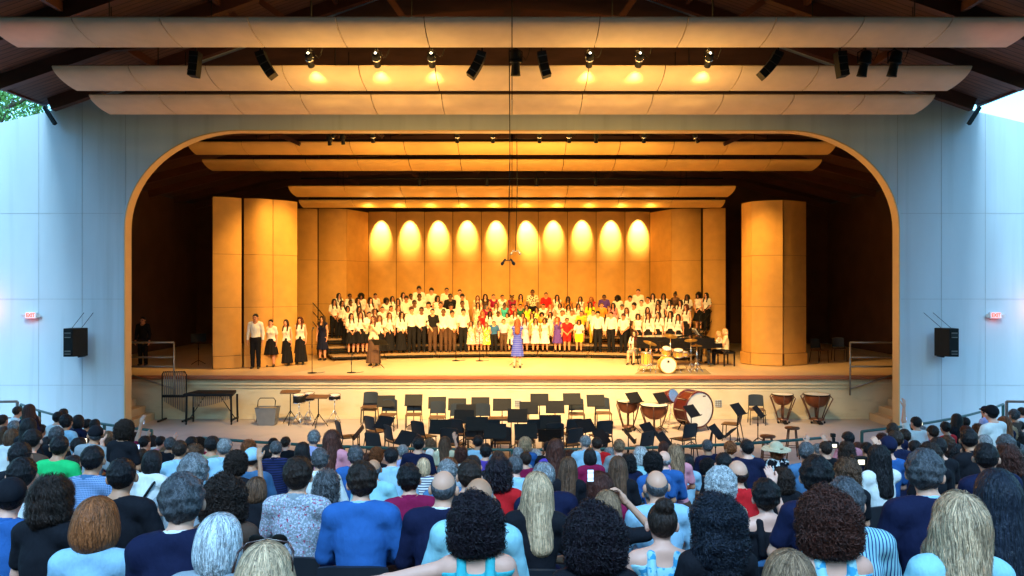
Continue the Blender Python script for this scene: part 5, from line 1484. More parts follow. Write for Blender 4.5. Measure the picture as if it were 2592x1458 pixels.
# keep neighbours of a row from standing in one another
for r in (1, 2, 3, 4):
    rowp = [p for p in choir if p['row'] == r]
    for a, b in zip(rowp, rowp[1:]):
        d = math.hypot(b['X']-a['X'], b['Y']-a['Y']); need = .30
        if d < need: b['X'] += (need-d)*.7
def cdesc(p):
    ty = p['ty']; ch = p['ht'] < 1.42; boy = ty[0] in 'MNQ' or (ty[0] == 'T' and p['hair'] == 'short'); who = ('boy' if boy else 'girl')
    if p['ht'] > 1.68 and boy: who = 'tall boy'
    hn = '%s %s hair' % (HK[p['hair']], HN[p['hc']])
    if ty[0] == 'M': w_ = 'white shirt'
    elif ty[0] == 'N': w_ = 'black shirt'
    elif ty[0] == 'L': w_ = 'white blouse'
    elif ty[0] == 'F': w_ = 'white blouse, short skirt'
    elif ty[0] == 'D': w_ = cname(ty[1:])+' dress'
    else: w_ = cname(ty[1:].split('-')[0])+' shirt'
    return who, hn, w_
rown = {1: 'front choir row', 2: 'second choir row', 3: 'third choir row', 4: 'back choir row'}
cnt = Counter((cdesc(p), p['row']) for p in choir); seen = Counter()
for p in choir:
    who, hn, w_ = cdesc(p); k = (cdesc(p), p['row'])
    lb = '%s with %s, %s, %s' % (who, hn, w_, rown[p['row']])
    if cnt[k] > 1: lb += ', %s from left' % nth(seen[k]); seen[k] += 1
    if len(lb.split()) > 16: lb = lb.replace(' with ', ', ').replace(' hair', '', 1)
    if len(lb.split()) > 16: lb = lb.replace(' choir', '')
    ty = p['ty']; sx = 'm' if ty[0] in 'MNQ' or (ty[0] == 'T' and p['hair'] in ('short', 'shortfull')) else 'f'
    pose = 'n'+rgc.choice('ddffm' if ty[0] in 'MN' else 'dddfm'); mt = 'cloth'
    if ty[0] in 'MN': top, tc, bt, bc = ('shirt' if rgc.random() < .55 else 'tee'), ('white' if ty[0] == 'M' else 'black'), 'trousers', rgc.choice(['black','black','brown'])
    elif ty[0] in 'LF': top, tc, bt, bc = rgc.choice(['tee','shirt','tank','tee']), 'white', ('skirt_long' if ty[0] == 'L' and rgc.random() < .7 else 'skirt_short' if ty[0] == 'F' else 'trousers'), 'black'
    elif ty[0] == 'D': top, tc, bt, bc = 'dress', ty[1:], None, 'black'; mt = 'floral' if ty[1:] in ('pink', 'yellow', 'cream') and rgc.random() < .6 else 'cloth'
    elif ty[0] == 'T': (tc, bc) = ty[1:].split('-'); top, bt = 'tee', 'shorts'
    else: (tc, bc) = ty[1:].split('-'); top, bt = 'tee', 'trousers'
    if tc == 'brown' and top == 'tee': mt = 'print'; lb = 'tall man in black and cream patterned shirt standing out in the back choir row'
    ht = max(.95, p['ht']); hh = 1.745 if p['hair'] not in ('afro','curls','bun','puffs') else 1.775
    sc = ht/hh; wid = sc if sc > .85 else sc*(1+.16*(1-sc)/.3)
    if sc > 1: wid = .5+.5*sc
    rz = math.atan2(p['X'], 18-p['Y'])+rgc.uniform(-.28, .28)
    o = person((p['X'], p['Y'], p['z']), rz, pose, sx, p['sk'], p['hair'], p['hc'], top, tc, mt, bt, bc, 0, 1, .0155, lb, 'choir singers on the risers', .35, sxz=(wid, wid, sc))
# ---- the people on the stage floor
def onstage(px, pytop, pyfeet, pose, sx, sk, hair, hc, top, tc, bt, bc, label, rz=None, mt='cloth', yaw=0, fine=.35, z=None):
    zf = SZ+.008; Y = (EYE-zf)*F/(pyfeet-729); X = (px-1296)*Y/F; ht = EYE-(pytop-729)*Y/F-zf; sc = ht/1.745; wid = min(sc, .55+.45*sc)
    return person((X, Y, zf), PI+math.atan2(-X, Y)*0 if rz is None else rz, pose, sx, sk, hair, hc, top, tc, mt, bt, bc, yaw, 1, .0155, label, None, fine, sxz=(wid, wid, sc))
def c1(x, y): return (600+x/5.5725, 700+y/5.5725)
def st_(tile, x, yt, yf, *a, **k):
    px = CX[tile]+x/5.5725; return onstage(px, 700+yt/5.5725, 700+yf/5.5725, *a, **k)
st_(1, 262, 515, 1300, 'nd', 'm', 'm', 'short', 'bk', 'shirt', 'white', 'trousers', 'black', 'tall young man in white shirt and black trousers, first of the four at left')
st_(1, 478, 595, 1272, 'nd', 'f', 'l', 'pony', 'bk', 'tee', 'white', 'skirt_short', 'black', 'girl with ponytail and short black skirt beside the tall young man')
st_(1, 690, 597, 1255, 'nd', 'f', 'l', 'long', 'db', 'tank', 'white', 'skirt_long', 'black', 'girl with long hair and long black skirt, third of the four at left')
st_(1, 890, 560, 1240, 'nd', 'f', 'l', 'longwavy', 'rb', 'tank', 'white', 'skirt_long', 'black', 'girl with loose wavy hair and wide black skirt nearest the microphone stand')
st_(1, 1205, 545, 1182, 'nd', 'f', 'l', 'longwavy', 'db', 'dress', 'navy', None, 'navy', 'girl in knee length navy dress standing at the left riser end', rz=PI-.25)
st_(1, 1925, 540, 1262, 'nS', 'f', 'm', 'long', 'rb', 'shirt', 'cream', 'skirt_long', 'brown', 'soloist in light top and long pleated brown skirt, hands at her mouth', rz=PI-.2)
st_(3, 610, 590, 1292, 'nS', 'f', 'p', 'longwavy', 'au', 'dress', 'royal', None, 'royal', 'conductor with red blonde hair in shiny purple blue striped dress, back turned', rz=0, mt='satin')
wp = onstage(362, 800, 925, 'nd', 'm', 'm', 'short', 'bk', 'shirt', 'black', 'trousers', 'black', 'person in black standing in the dark left wing')
# pianist and page turner on the right, child at the left end of the piano
def seated(px, pytop, Y, sx, sk, hair, hc, top, tc, bt, bc, label, rz, pose='sK', mt='cloth', sc0=None):
    X = (px-1296)*Y/F; zt_ = EYE-(pytop-729)*Y/F; sc = (zt_-SZ)/1.395 if sc0 is None else sc0
    return person((X, Y, SZ+.006), rz, pose, sx, sk, hair, hc, top, tc, mt, bt, bc, 0, sc, .0155, label, None, .35)
seated(1837, 832, 26.5, 'f', 'l', 'bob', 'bl', 'tee', 'cream', 'trousers', 'black', 'blonde pianist seated on the bench at the piano keys', math.radians(78), 'sK')
seated(1820, 838, 27.15, 'f', 'l', 'bob', 'bl', 'tank', 'white', 'trousers', 'grey', 'page turner seated on the far side of the blonde pianist', math.radians(80), 'sl')
seated(1607, 836, 26.9, 'f', 'l', 'long', 'db', 'tee', 'white', 'shorts', 'grey', 'child sitting at the left end of the black piano', math.radians(150), 'sl')
# ------------------------------------------------------------------ stage furniture
def mic_stand(px, pyb, pyt, label, boom=False):
    Y = (EYE-SZ)*F/(pyb-729); X = (px-1296)*Y/F; zt_ = EYE-(pyt-729)*Y/F-SZ
    o = empty('microphone_stand', (X, Y, SZ+.007)); tag(o, label, 'microphone stand', 'microphone stands on the stage')
    b = MB(); b.lathe([(.001,0),(.14,.0),(.14,.018),(.02,.035),(.012,.05)], (0,0,0), 20); b.build('base', 'dark', o)
    b = MB(); b.tube([(0,0,.03),(0,0,zt_)], .011, 8); b.lathe([(.016,-.05),(.018,0),(.016,.05)], (0,0,zt_*.62), 8); b.build('pole', 'dark', o)
    b = MB(); b.tube([(0,0,zt_),(.0,.10,zt_+.06)], .016, 8); b.lathe([(.012,0),(.028,.03),(.028,.06),(.001,.085)], (0,.10,zt_+.06), 10, 0, (0,1,.5)); b.build('microphone_head', 'mic', o)
    b = MB(); b.tube([(0,-.02,.02),(.12,-.08,.012),(.25,.05,.01),(.33,.25,.01)], .007, 5); b.build('cable', 'dark', o)
mic_stand(790, 945, 838, 'tall microphone stand left of the soloist, at the stage edge')
mic_stand(889.5, 944.5, 905, 'low microphone stand at the edge, second from left')
mic_stand(1154, 914, 880, 'low round based microphone stand before the choir boys')
mic_stand(1214, 914.5, 848, 'round based microphone stand before the choir children')
M['paper'] = mat('paper', (.75,.75,.72), .7, var=.05)
M['bluepaper'] = mat('blue_folder', (.08,.35,.62), .5, var=.05)
def music_stand(loc, rz, h, label, group=None, tilt=62, paper=None, skew=0.):
    o = empty('music_stand', loc, rz); tag(o, label, 'music stand', group)
    t = math.radians(tilt); up = Vector((0, math.cos(t)*.34, math.sin(t)*.34)); c = Vector((0, 0, h-.17))
    b = MB(); n = Vector((0, -math.sin(t), math.cos(t)))
    def pt(u, v, off=0): return c+Vector((u*.50, 0, 0))+up*v+n*off
    b.sheet([[pt(u, v) for u in (-.5, .5)] for v in (-.5, .5)], 0, False, thick=.008)
    b.build('desk', 'dark', o)
    b = MB(); b.add([pt(-.5, -.5), pt(.5, -.5), pt(.5, -.5, .05), pt(-.5, -.5, .05), pt(-.5, -.53), pt(.5, -.53), pt(.5, -.53, .05), pt(-.5, -.53, .05)], [(0,1,2,3),(4,7,6,5),(0,4,5,1),(1,5,6,2),(2,6,7,3),(3,7,4,0)]); b.build('ledge', 'dark', o)
    b = MB(); b.tube([(0, .02, .10), (0, .02, h-.20)], .012, 8); b.lathe([(.018,-.04),(.02,0),(.018,.04)], (0, .02, h*.5), 8); b.build('pole', 'dark', o)
    for k in range(3):
        a = k*2*PI/3+.5; b = MB(); b.tube([(0, .02, .16), (math.cos(a)*.12, .02+math.sin(a)*.12, .10), (math.cos(a)*.26, .02+math.sin(a)*.26, .01)], .010, 6); b.build('leg', 'dark', o)
    if paper:
        b = MB(); b.add([pt(-.36, -.42, .012), pt(.36, -.42, .012), pt(.36, .44, .012), pt(-.36, .44, .012)], [(0,1,2,3)])
        b.build('sheet_music', paper, o)
    return o
Y = 27.2; music_stand(((981-1296)*Y/F, Y-1.6, SZ+.007), PI*.93, 1.02, 'music stand with white pages in front of the soloist', None, 35, 'paper')
music_stand(((1306-1296)*Y/F, 26.35, SZ+.007), 0, .98, 'low music stand standing in front of the conductor', None, 40, 'paper')
o = music_stand(((484-1296)*26/F, 26.6, SZ+.007), .4, 1.1, 'music stand left in the dark left wing')
# grand piano
M['lacquer'] = mat('piano_lacquer', (.010,.009,.009), .12, var=.05, spec=.6)
M['ivory'] = mat('ivory_keys', (.80,.78,.70), .3, var=.03)
pn = empty('grand_piano', (5.60, 26.55, SZ+.007)); tag(pn, 'black grand piano with lid half folded, right side of the stage', 'piano')
out = [(1.20,-.72),(-.2,-.72),(-1.05,-.70),(-1.38,-.52),(-1.44,-.22),(-1.30,.08),(-.85,.28),(-.35,.48),(.15,.72),(1.20,.76)]
b = MB(); b.prism(out, .62, .98, 'z'); bevel(b.build('case', 'lacquer', pn), .012)
b = MB(); ins = [(x*.985+.0, y*.985) for x, y in out]; b.prism([(x*1.015, y*1.015) for x, y in out if x < .62]+[(.62,.75)], .985, 1.01, 'z'); ld = b.build('lid', 'lacquer', pn); bevel(ld, .006)
b = MB(); b.box((1.32, .02, .72), (.30, 1.44, .16)); bevel(b.build('key_bed', 'lacquer', pn), .01)
b = MB(); b.box((1.34, .02, .81), (.15, 1.22, .02)); kb = b.build('keys', 'ivory', pn)
b = MB()
for k in range(36):
    if k % 7 not in (2, 6): b.box((1.31, -.57+k*.0335, .828), (.09, .014, .016))
b.build('black_keys', 'lacquer', pn)
b = MB(); b.add([(.88,-.45,1.0),(.88,.45,1.0),(.66,.45,1.28),(.66,-.45,1.28),(.86,-.45,1.0),(.86,.45,1.0),(.64,.45,1.28),(.64,-.45,1.28)], [(0,1,2,3),(7,6,5,4),(0,4,5,1),(1,5,6,2),(2,6,7,3),(3,7,4,0)]); b.build('music_desk', 'lacquer', pn)
b = MB(); b.box((.70, -.1, 1.16), (.02, .5, .24), ry=-.6); b.build('sheet_music', 'paper', pn)
for x, y in ((1.05,-.55),(1.05,.58),(-1.15,-.25)):
    b = MB(); b.lathe([(.07,.62),(.075,.5),(.055,.44),(.05,.12),(.065,.09),(.03,.07)], (x,y,0), 14); lg = b.build('leg', 'lacquer', pn)
    b = MB(); b.lathe([(.028,-.014),(.034,0),(.028,.014)], (x,y,.034), 12, 0, (0,1,0)); b.build('caster', 'brass', lg)
b = MB(); b.box((.80,.02,.34), (.05,.16,.56)); b.box((.84,.02,.06), (.14,.22,.04)); b.build('pedal_lyre', 'lacquer', pn)
be = empty('piano_bench', (7.36, 26.5, SZ+.007)); tag(be, 'black four legged bench under the pianist', 'bench')
b = MB(); b.box((0,0,.47), (.42,.9,.08)); bevel(b.build('seat', 'lacquer', be), .02)
for x in (-.17,.17):
    for y in (-.4,.4): b = MB(); b.bar((x,y,0),(x,y,.44),.045,.045); b.build('leg', 'lacquer', be)
cb = empty('stool', (4.25, 26.95, SZ+.007)); cb.location = ((1607-1296)*26.9/F, 26.9, SZ+.007); tag(cb, 'small stool under the child at the piano end', 'stool')
b = MB(); b.lathe([(.001,.40),(.17,.40),(.17,.44),(.001,.44)], (0,0,0), 18); b.build('seat', 'dark', cb)
for k in range(4): a = k*PI/2+.7; b = MB(); b.tube([(math.cos(a)*.11,math.sin(a)*.11,.4),(math.cos(a)*.17,math.sin(a)*.17,0)], .014, 6); b.build('leg', 'dark', cb)
# drum kit on its rug
M['drumshell'] = mat('amber_drum_shell', (.75,.40,.07), .25, var=.2, scale=4, stretch=(1,1,3))
M['drumhead'] = mat('drum_head', (.78,.74,.62), .5, var=.05)
M['rug'] = mat('drum_rug', (.30,.22,.11), .9, var=.25, scale=9)
def dk(px, Y): return (px-1296)*Y/F
b = MB(); b.prism([(dk(1603,24.0),23.72),(dk(1795,24.0),23.72),(dk(1780,25.5),25.25),(dk(1622,25.5),25.25)], SZ+.008, SZ+.014, 'z'); tag(b.build('drum_rug', 'rug'), 'thin brown rug under the drum kit', 'rug')
kit = empty('drum_kit', (dk(1686,24.2), 24.2, SZ+.016)); tag(kit, 'small amber drum kit with white bass drum head facing the audience', 'drum kit')
def drum(name, c, r, L, ax, tiltn=12):
    a = Vector(ax).normalized(); b = MB(); b.lathe([(r,-L/2),(r,L/2)], c, 28, 0, a, caps=False); d = b.build(name, 'drumshell', kit)
    b = MB(); b.lathe([(.001,0),(r*.97,.001)], Vector(c)+a*(L/2+.002), 28, 0, a, caps=False); b.build('head', 'drumhead', d)
    b = MB()
    for s_ in (-1, 1): b.lathe([(r+.002,-.014),(r+.016,-.014),(r+.016,.014),(r-.004,.014)], Vector(c)+a*(s_*L/2), 28, 0, a, caps=False)
    b.build('hoop', 'chrome' if name != 'bass_drum' else 'drumshell', d)
    b = MB(); q = Vector((0,0,1)).rotation_difference(a)
    for k in range(8):
        p_ = q@Vector((math.cos(k*PI/4)*(r+.012), math.sin(k*PI/4)*(r+.012), 0)); b.bar(Vector(c)+p_-a*L*.42, Vector(c)+p_+a*L*.42, .012, .012)
    b.build('lug', 'chrome', d); return d
bd = drum('bass_drum', (0,-.15,.255), .245, .40, (0,-1,0))
b = MB(); b.lathe([(.001,0),(.035,.001),(.001,.002)], (.0,-.357,.37), 16, 0, (0,-1,0), caps=False)
b.lathe([(.050,0),(.055,.001)], (.0,-.357,.37), 16, 0, (0,-1,0), caps=False); b.build('emblem', 'mic', bd)
drum('floor_tom', (-.58,.15,.42), .175, .38, (.02,-.05,1)); drum('rack_tom', (.02,.05,.66), .14, .2, (.05,-.45,1)); drum('rack_tom', (.38,.0,.60), .15, .2, (-.05,-.3,1)); drum('snare_drum', (.60,.35,.55), .17, .13, (0,-.1,1))
def cymbal(x, y, z, r, n, name='cymbal'):
    b = MB(); b.tube([(x,y,.03),(x,y,z+.05)], .011, 6)
    for k in range(3): a = k*2.1+.4; b.tube([(x,y,.30),(x+math.cos(a)*.22,y+math.sin(a)*.22,.01)], .009, 6)
    s = b.build('cymbal_stand', 'chrome', kit); b = MB(); b.lathe([(r,0),(r*.5,.018),(r*.22,.026),(r*.2,.045),(.001,.055)], (x,y,z), 26, 0, n, caps=False); b.build(name, 'brass', s)
cymbal(-.52,-.1,.92,.22,(.3,-.25,1)); cymbal(.78,.0,1.0,.20,(-.1,-.2,1)); cymbal(1.0,.2,.82,.18,(0,-.05,1)); cymbal(1.02,.2,.79,.18,(0,.05,1), 'hi_hat'); cymbal(.25,.55,1.1,.22,(.1,-.3,1))
b = MB()
for k, (x, y) in enumerate([(-.75,-.2),(-.4,-.35),(.4,-.35),(.7,-.3),(1.15,-.1),(.9,-.35),(-.9,.1)]):
    b.tube([(x,y,.012),(x*.8,y+.25,.24)], .009, 6)
b.build('hardware_leg', 'chrome', kit)
th = empty('drum_stool', (kit.location.x+.3, kit.location.y+.95, SZ+.016)); tag(th, 'low black drum stool behind the drum kit', 'stool')
b = MB(); b.lathe([(.001,.44),(.16,.44),(.17,.47),(.14,.51),(.001,.51)], (0,0,0), 20); b.build('seat', 'dark', th)
for k in range(3): a = k*2.1; b = MB(); b.tube([(0,0,.3),(math.cos(a)*.2,math.sin(a)*.2,.01)], .012, 6); b.build('leg', 'chrome', th)
b = MB(); b.tube([(0,0,.2),(0,0,.45)], .018, 8); b.build('post', 'chrome', th)
# ------------------------------------------------------------------ the orchestra pit
M['chairback'] = mat('orchestra_chair_plastic', (.018,.024,.03), .5, var=.15)
M['chairseat'] = mat('orchestra_chair_seat', (.13,.065,.03), .5, var=.2)
def chair_mesh():
    b = MB(); rows = []
    for i in range(5):
        z = .50+.34*i/4; rows.append([((j/6-.5)*.43*(1-.06*(i/4)**2), -.215-.05*(i/4)-.025*math.cos((j/6-.5)*PI), z-.025*abs(j/3-1)**4*(i == 4)) for j in range(7)])
    b.sheet(rows, 0, True, thick=.018); bk = b.mesh('backrest', 'chairback')
    b = MB(); b.sheet([[((j/6-.5)*.44, -.20+.42*i/4, .455-.012*math.sin(PI*i/4)-(.015 if i == 4 else 0)) for j in range(7)] for i in range(5)], 0, True, thick=.018); st = b.mesh('seat', 'chairseat')
    legs = []
    for s_ in (-1, 1):
        b = MB(); b.tube([(s_*.215,.19,.0),(s_*.205,.17,.44)], .0125, 6); legs.append(b.mesh('leg', 'dark'))
        b = MB(); b.tube([(s_*.225,-.27,.0),(s_*.212,-.19,.44),(s_*.205,-.235,.66),(s_*.200,-.265,.80)], .0125, 6); legs.append(b.mesh('leg', 'dark'))
    b = MB(); b.tube([(-.205,.17,.43),(.205,.17,.43)], .011, 6); b.tube([(-.212,-.19,.43),(.212,-.19,.43)], .011, 6); 
    for s_ in (-1, 1): b.tube([(s_*.21,-.19,.43),(s_*.21,.17,.43)], .011, 6)
    fr = b.mesh('seat_frame', 'dark'); return bk, st, legs, fr
CM = chair_mesh()
def chair(loc, rz, label, dz=0, grp='orchestra chairs in the pit'):
    o = empty('orchestra_chair', (loc[0], loc[1], loc[2]+dz), rz); tag(o, label, 'chair', grp)
    link('backrest', CM[0], o); link('seat', CM[1], o); link('seat_frame', CM[3], o)
    for l in CM[2]: link('leg', l, o)
    return o
def floorat(px, ytop, h, ymax=22.9): # place by the pixel of its top edge and its height
    Y = min(ymax, F*(EYE-h)/(ytop-729)); return ((px-1296)*Y/F, Y, .004)
T6 = lambda x, y: (860+x/4.441, 960+y/4.441)
T7 = lambda x, y: (1380+x/4.441, 960+y/4.441)
T8 = lambda x, y: (1700+x/4.441, 860+y/4.441)
CHS = [(T6(335,170),180,0),(T6(540,238),176,0),(T6(830,236),182,0),(T6(1095,262),180,0),(T6(1320,290),178,0),(T6(1600,290),180,0),(T6(95,455),-62,0),(T6(450,577),-30,0),(T6(645,500),-55,0),(T6(425,400),-45,0),(T6(955,452),-38,0),(T6(965,592),-50,0),
       (T6(1320,428),-12,0),(T6(1262,526),-10,0),(T6(1690,432),8,0),(T6(1815,512),4,0),(T6(2085,505),-8,0),(T6(2190,430),5,0),(T6(1530,470),-8,0),(T6(2400,470),6,0),
       (T7(355,230),180,0),(T7(655,220),182,0),(T7(300,425),14,0),(T7(275,530),28,0),(T7(622,445),18,0),(T7(545,585),35,0),(T7(1062,566),38,0),(T7(1550,478),32,0),(T7(1745,560),70,0),(T7(2092,327),62,0),(T7(2380,157),170,0)]
CHS.sort(key=lambda c: (c[0][1] > 1045, c[0][0]))
nb = sum(1 for c in CHS if c[0][1] <= 1045)
for i, (pq, ang, _) in enumerate(CHS):
    lb = ('black and brown chair by the stage wall, %s from the left' % nth(i)) if i < nb else ('dark orchestra chair in the middle of the pit, %s from the left' % nth(i-nb))
    chair(floorat(pq[0], pq[1], .84, 22.6 if i < nb else 21.6), math.radians(ang), lb)
q = floorat(*T6(335,150), .84, 22.6); chair((q[0], q[1]-.04, .09), PI, 'upper of two stacked chairs at the left end by the stage wall')
STS = [(T6(520,180),0,.95),(T6(830,168),0,.98),(T6(1095,195),2,.95),(T6(1320,212),0,.95),(T6(1580,200),0,1.0),(T6(1825,215),0,1.0),(T6(2125,250),0,1.0),(T6(2245,160),0,1.1),(T6(2420,240),0,1.0),
       (T6(1420,280),4,1.02),(T6(1395,342),-6,1.0),(T6(1545,420),0,1.0),(T6(1745,500),0,.98),(T6(2000,332),0,1.02),(T6(2090,500),6,.98),(T6(2370,400),0,1.02),(T6(500,405),-35,1.02),(T6(735,572),-42,1.0),(T6(1130,452),-10,1.0),(T6(210,510),-75,.95),
       (T7(300,155),3,1.05),(T7(568,172),4,1.05),(T7(1000,138),38,1.12),(T7(1305,140),42,1.12),(T7(1650,280),48,1.1),(T7(2170,262),48,1.1),(T7(2400,290),60,1.0),(T7(460,440),38,1.0),(T7(635,560),58,1.0),(T7(1165,480),52,1.0),(T7(1335,590),60,.98),(T7(1925,500),60,1.0),(T7(945,545),80,.98)]
STS.sort(key=lambda c: (c[0][1] > 1022, c[0][0])); nb = sum(1 for c in STS if c[0][1] <= 1022)
for i, (pq, ang, h) in enumerate(STS):
    lb = ('black music stand in the back row by the stage wall, %s from the left' % nth(i)) if i < nb else ('black music stand in the middle of the pit, %s from the left' % nth(i-nb))
    p = floorat(pq[0], pq[1], h, 22.3 if i < nb else 21.2); music_stand(p, math.radians(ang), h, lb, 'black music stands in the pit', 64 if abs(ang) < 20 else 50)
p = floorat(*T7(2070,528), .98, 20); music_stand(p, math.radians(-125), 1.0, 'music stand holding a blue and white folder, right side of the pit', None, 45, 'bluepaper')
p = floorat(*T6(2360,575), .9, 20); music_stand(p, PI*.98, .95, 'music stand with bright blue folder turned to the audience, pit centre', None, 60, 'bluepaper')
# conductor's table
tb = empty('table', (-.02, 19.2, .004)); tag(tb, 'narrow brown topped table with small things in the middle of the pit', 'table')
b = MB(); b.box((-.25,0,.74), (.62,.42,.05)); bevel(b.build('table_top', 'chairseat', tb), .01)
for x in (-.5,.0):
    for y in (-.17,.17): b = MB(); b.tube([(x,y,0),(x,y,.72)], .014, 6); b.build('leg', 'dark', tb)
# timpani
M['copper'] = mat('timpani_copper', (.20,.055,.018), .32, .4, var=.25, scale=5)
M['frame'] = mat('timpani_frame', (.13,.05,.025), .4, .3, var=.2)
def timpano(x, y, r, h, label, open_=1.):
    o = empty('timpano', (x, y, .004)); tag(o, label, 'kettledrum', 'timpani in the pit')
    b = MB(); n = 10; prof = [(max(.02, r*math.sin(PI/2*i/n)**.85), h-.06-r*.95*math.cos(PI/2*i/n)) for i in range(n+1)]+[(r, h-.03)]; b.lathe(prof, (0,0,0), 30, caps=False); b.build('bowl', 'copper', o)
    b = MB(); b.lathe([(r+.0,-.03),(r+.025,-.03),(r+.025,.0),(r,.0)], (0,0,h), 30, caps=False); b.build('rim', 'dark', o)
    b = MB(); b.lathe([(.001,0),(r,.002)], (0,0,h-.004), 30, caps=False); b.build('head', 'drumhead', o)
    for k in range(6):
        a = k*PI/3+.3; ca, sa = math.cos(a), math.sin(a); b = MB(); e = open_
        b.tube([(ca*(r+.03), sa*(r+.03), h-.02), (ca*(r+.055)*e, sa*(r+.055)*e, h-.10), (ca*r*.80, sa*r*.80, h*.42), (ca*r*.55, sa*r*.55, .14)], .017, 6); b.build('strut', 'frame', o)
    b = MB(); b.lathe([(r*.58,.10),(r*.60,.14),(r*.2,.16),(.001,.17)], (0,0,0), 24, caps=False); b.tube([(0,0,.12),(0,0,h-.06-r*.9)], .03, 8); b.build('base', 'frame', o)
    b = MB(); b.box((0,-r*.6,.06), (.12,.26,.03), rx=.25); b.build('pedal', 'dark', o)
    for k in range(3): a = k*2.1+1.57; b = MB(); b.lathe([(.03,-.012),(.035,0),(.03,.012)], (math.cos(a)*r*.62, math.sin(a)*r*.62, .04), 12, 0, (math.sin(a),math.cos(a),0)); b.build('caster', 'dark', o)
def at(px, Y): return (px-1296)*Y/F
timpano(at(1590,21.6), 21.6, .30, .83, 'copper kettledrum left of the pair beside the bass drum')
timpano(at(1656,21.1), 21.1, .36, .80, 'wide copper kettledrum right next to the bass drum')
timpano(at(1981,22.8), 22.8, .29, .86, 'smaller kettledrum of the pair at the right by the wall', 1.12)
timpano(at(2067,22.8), 22.8, .36, .86, 'widest kettledrum, rightmost by the stage wall', 1.15)
# concert bass drum on its stand
M['redshell'] = mat('red_drum_shell', (.095,.012,.009), .3, var=.25, scale=4)
bdm = empty('concert_bass_drum', (at(1755,21.6), 21.6, .004), math.radians(28)); tag(bdm, 'large red concert bass drum with cream head on a stand', 'bass drum')
b = MB(); b.lathe([(.48,-.24),(.48,.24)], (0,0,.62), 36, 0, (0,-1,0), caps=False); b.build('shell', 'redshell', bdm)
for s_ in (-1, 1):
    b = MB(); b.lathe([(.001,0),(.47,.001)], (0,-s_*.242,.62), 36, 0, (0,-s_,0), caps=False); b.build('head', 'drumhead', bdm)
    b = MB(); b.lathe([(.485,-.025),(.51,-.025),(.51,.025),(.475,.025)], (0,-s_*.235,.62), 36, 0, (0,-1,0), caps=False); b.build('hoop', 'redshell', bdm)
b = MB()
for k in range(10):
    a = k*PI/5; b.bar((math.cos(a)*.50,-.21,.62+math.sin(a)*.50), (math.cos(a)*.50,.21,.62+math.sin(a)*.50), .016, .016)
b.build('tension_rod', 'chrome', bdm)
b = MB(); b.box((.18,-.245,.98), (.10,.002,.035)); b.build('maker_patch', 'frame', bdm)
for x in (-.36,.36):
    b = MB(); b.tube([(x,-.22,.02),(x,0,.34),(x,.22,.02)], .018, 6); b.build('leg', 'dark', bdm)
b = MB(); b.tube([(-.36,0,.34),(-.3,0,.16),(.3,0,.16),(.36,0,.34)], .018, 6); b.build('cradle', 'dark', bdm)
snd = empty('snare_drum', (at(1698,22.3), 22.3, .004)); tag(snd, 'tilted drum with shiny head between kettledrum and bass drum', 'drum')
b = MB(); b.lathe([(.20,-.12),(.20,.12)], (0,0,.85), 26, 0, (.5,-.7,.3)); b.build('shell', 'redshell', snd)
b = MB(); b.lathe([(.001,0),(.195,.001)], Vector((0,0,.85))+Vector((.5,-.7,.3)).normalized()*.123, 26, 0, (.5,-.7,.3), caps=False); b.build('head', 'chrome', snd)
for k in range(3): a = k*2.1; b = MB(); b.tube([(0,0,.72),(0,0,.4),(math.cos(a)*.28,math.sin(a)*.28,.01)], .012, 6); b.build('leg', 'chrome', snd)
# marimba
mb = empty('marimba', (at(538,22.75), 22.75, .004)); tag(mb, 'covered black marimba on wheeled frame at the left of the pit', 'marimba')
b = MB(); b.add([(-.74,-.34,.84),(.72,-.34,.84),(.60,.30,.86),(-.56,.30,.86),(-.74,-.34,.92),(.72,-.34,.92),(.60,.30,.95),(-.56,.30,.95)], [(0,3,2,1),(4,5,6,7),(0,1,5,4),(1,2,6,5),(2,3,7,6),(3,0,4,7)]); bevel(b.build('keyboard_cover', 'dark', mb), .02)
for s_ in (-1, 1):
    x = s_*.66
    for y in (-.28,.22):
        b = MB(); b.bar((x,y,.08),(x*.98,y,.84),.05,.04); lg = b.build('leg', 'dark', mb); b = MB(); b.lathe([(.035,-.015),(.04,0),(.035,.015)], (x,y,.042), 12, 0, (1,0,0)); b.build('caster', 'dark', lg)
    b = MB(); b.bar((x,-.3,.14),(x,.25,.14),.05,.05); b.bar((x,0,.16),(x*.35,0,.80),.02,.02); b.build('brace', 'dark', mb)
b = MB()
for k in range(20): b.tube([(-.55+k*.058,.0,.84),(-.55+k*.058,.0,.84-.10-.26*abs(math.cos(k/19*PI/2)))], .018, 8)
b.build('resonators', 'steel', mb)
# tubular bells
tbx = empty('tubular_bells', (at(440,22.9), 22.9, .004)); tag(tbx, 'rack of hanging tubular bells in the shaded left corner', 'tubular bells')
b = MB()
for k in range(18): x = -.28+k*.033; b.tube([(x,(k%2)*.06,1.52),(x,(k%2)*.06,.62-.32*(k/17))], .0145, 8)
b.build('bells', 'steel', tbx)
b = MB(); b.tube([(-.36,.03,.06),(-.36,.03,1.42),(-.32,.03,1.50),(.32,.03,1.50),(.36,.03,1.42),(.36,.03,.06)], .018, 8); b.build('rack', 'dark', tbx)
b = MB(); b.box((-.02,.03,.78), (.66,.10,.07)); b.build('damper_box', 'dark', tbx)
for x in (-.36,.36):
    b = MB(); b.bar((x,-.25,.07),(x,.30,.07),.05,.05); b.build('foot', 'dark', tbx)
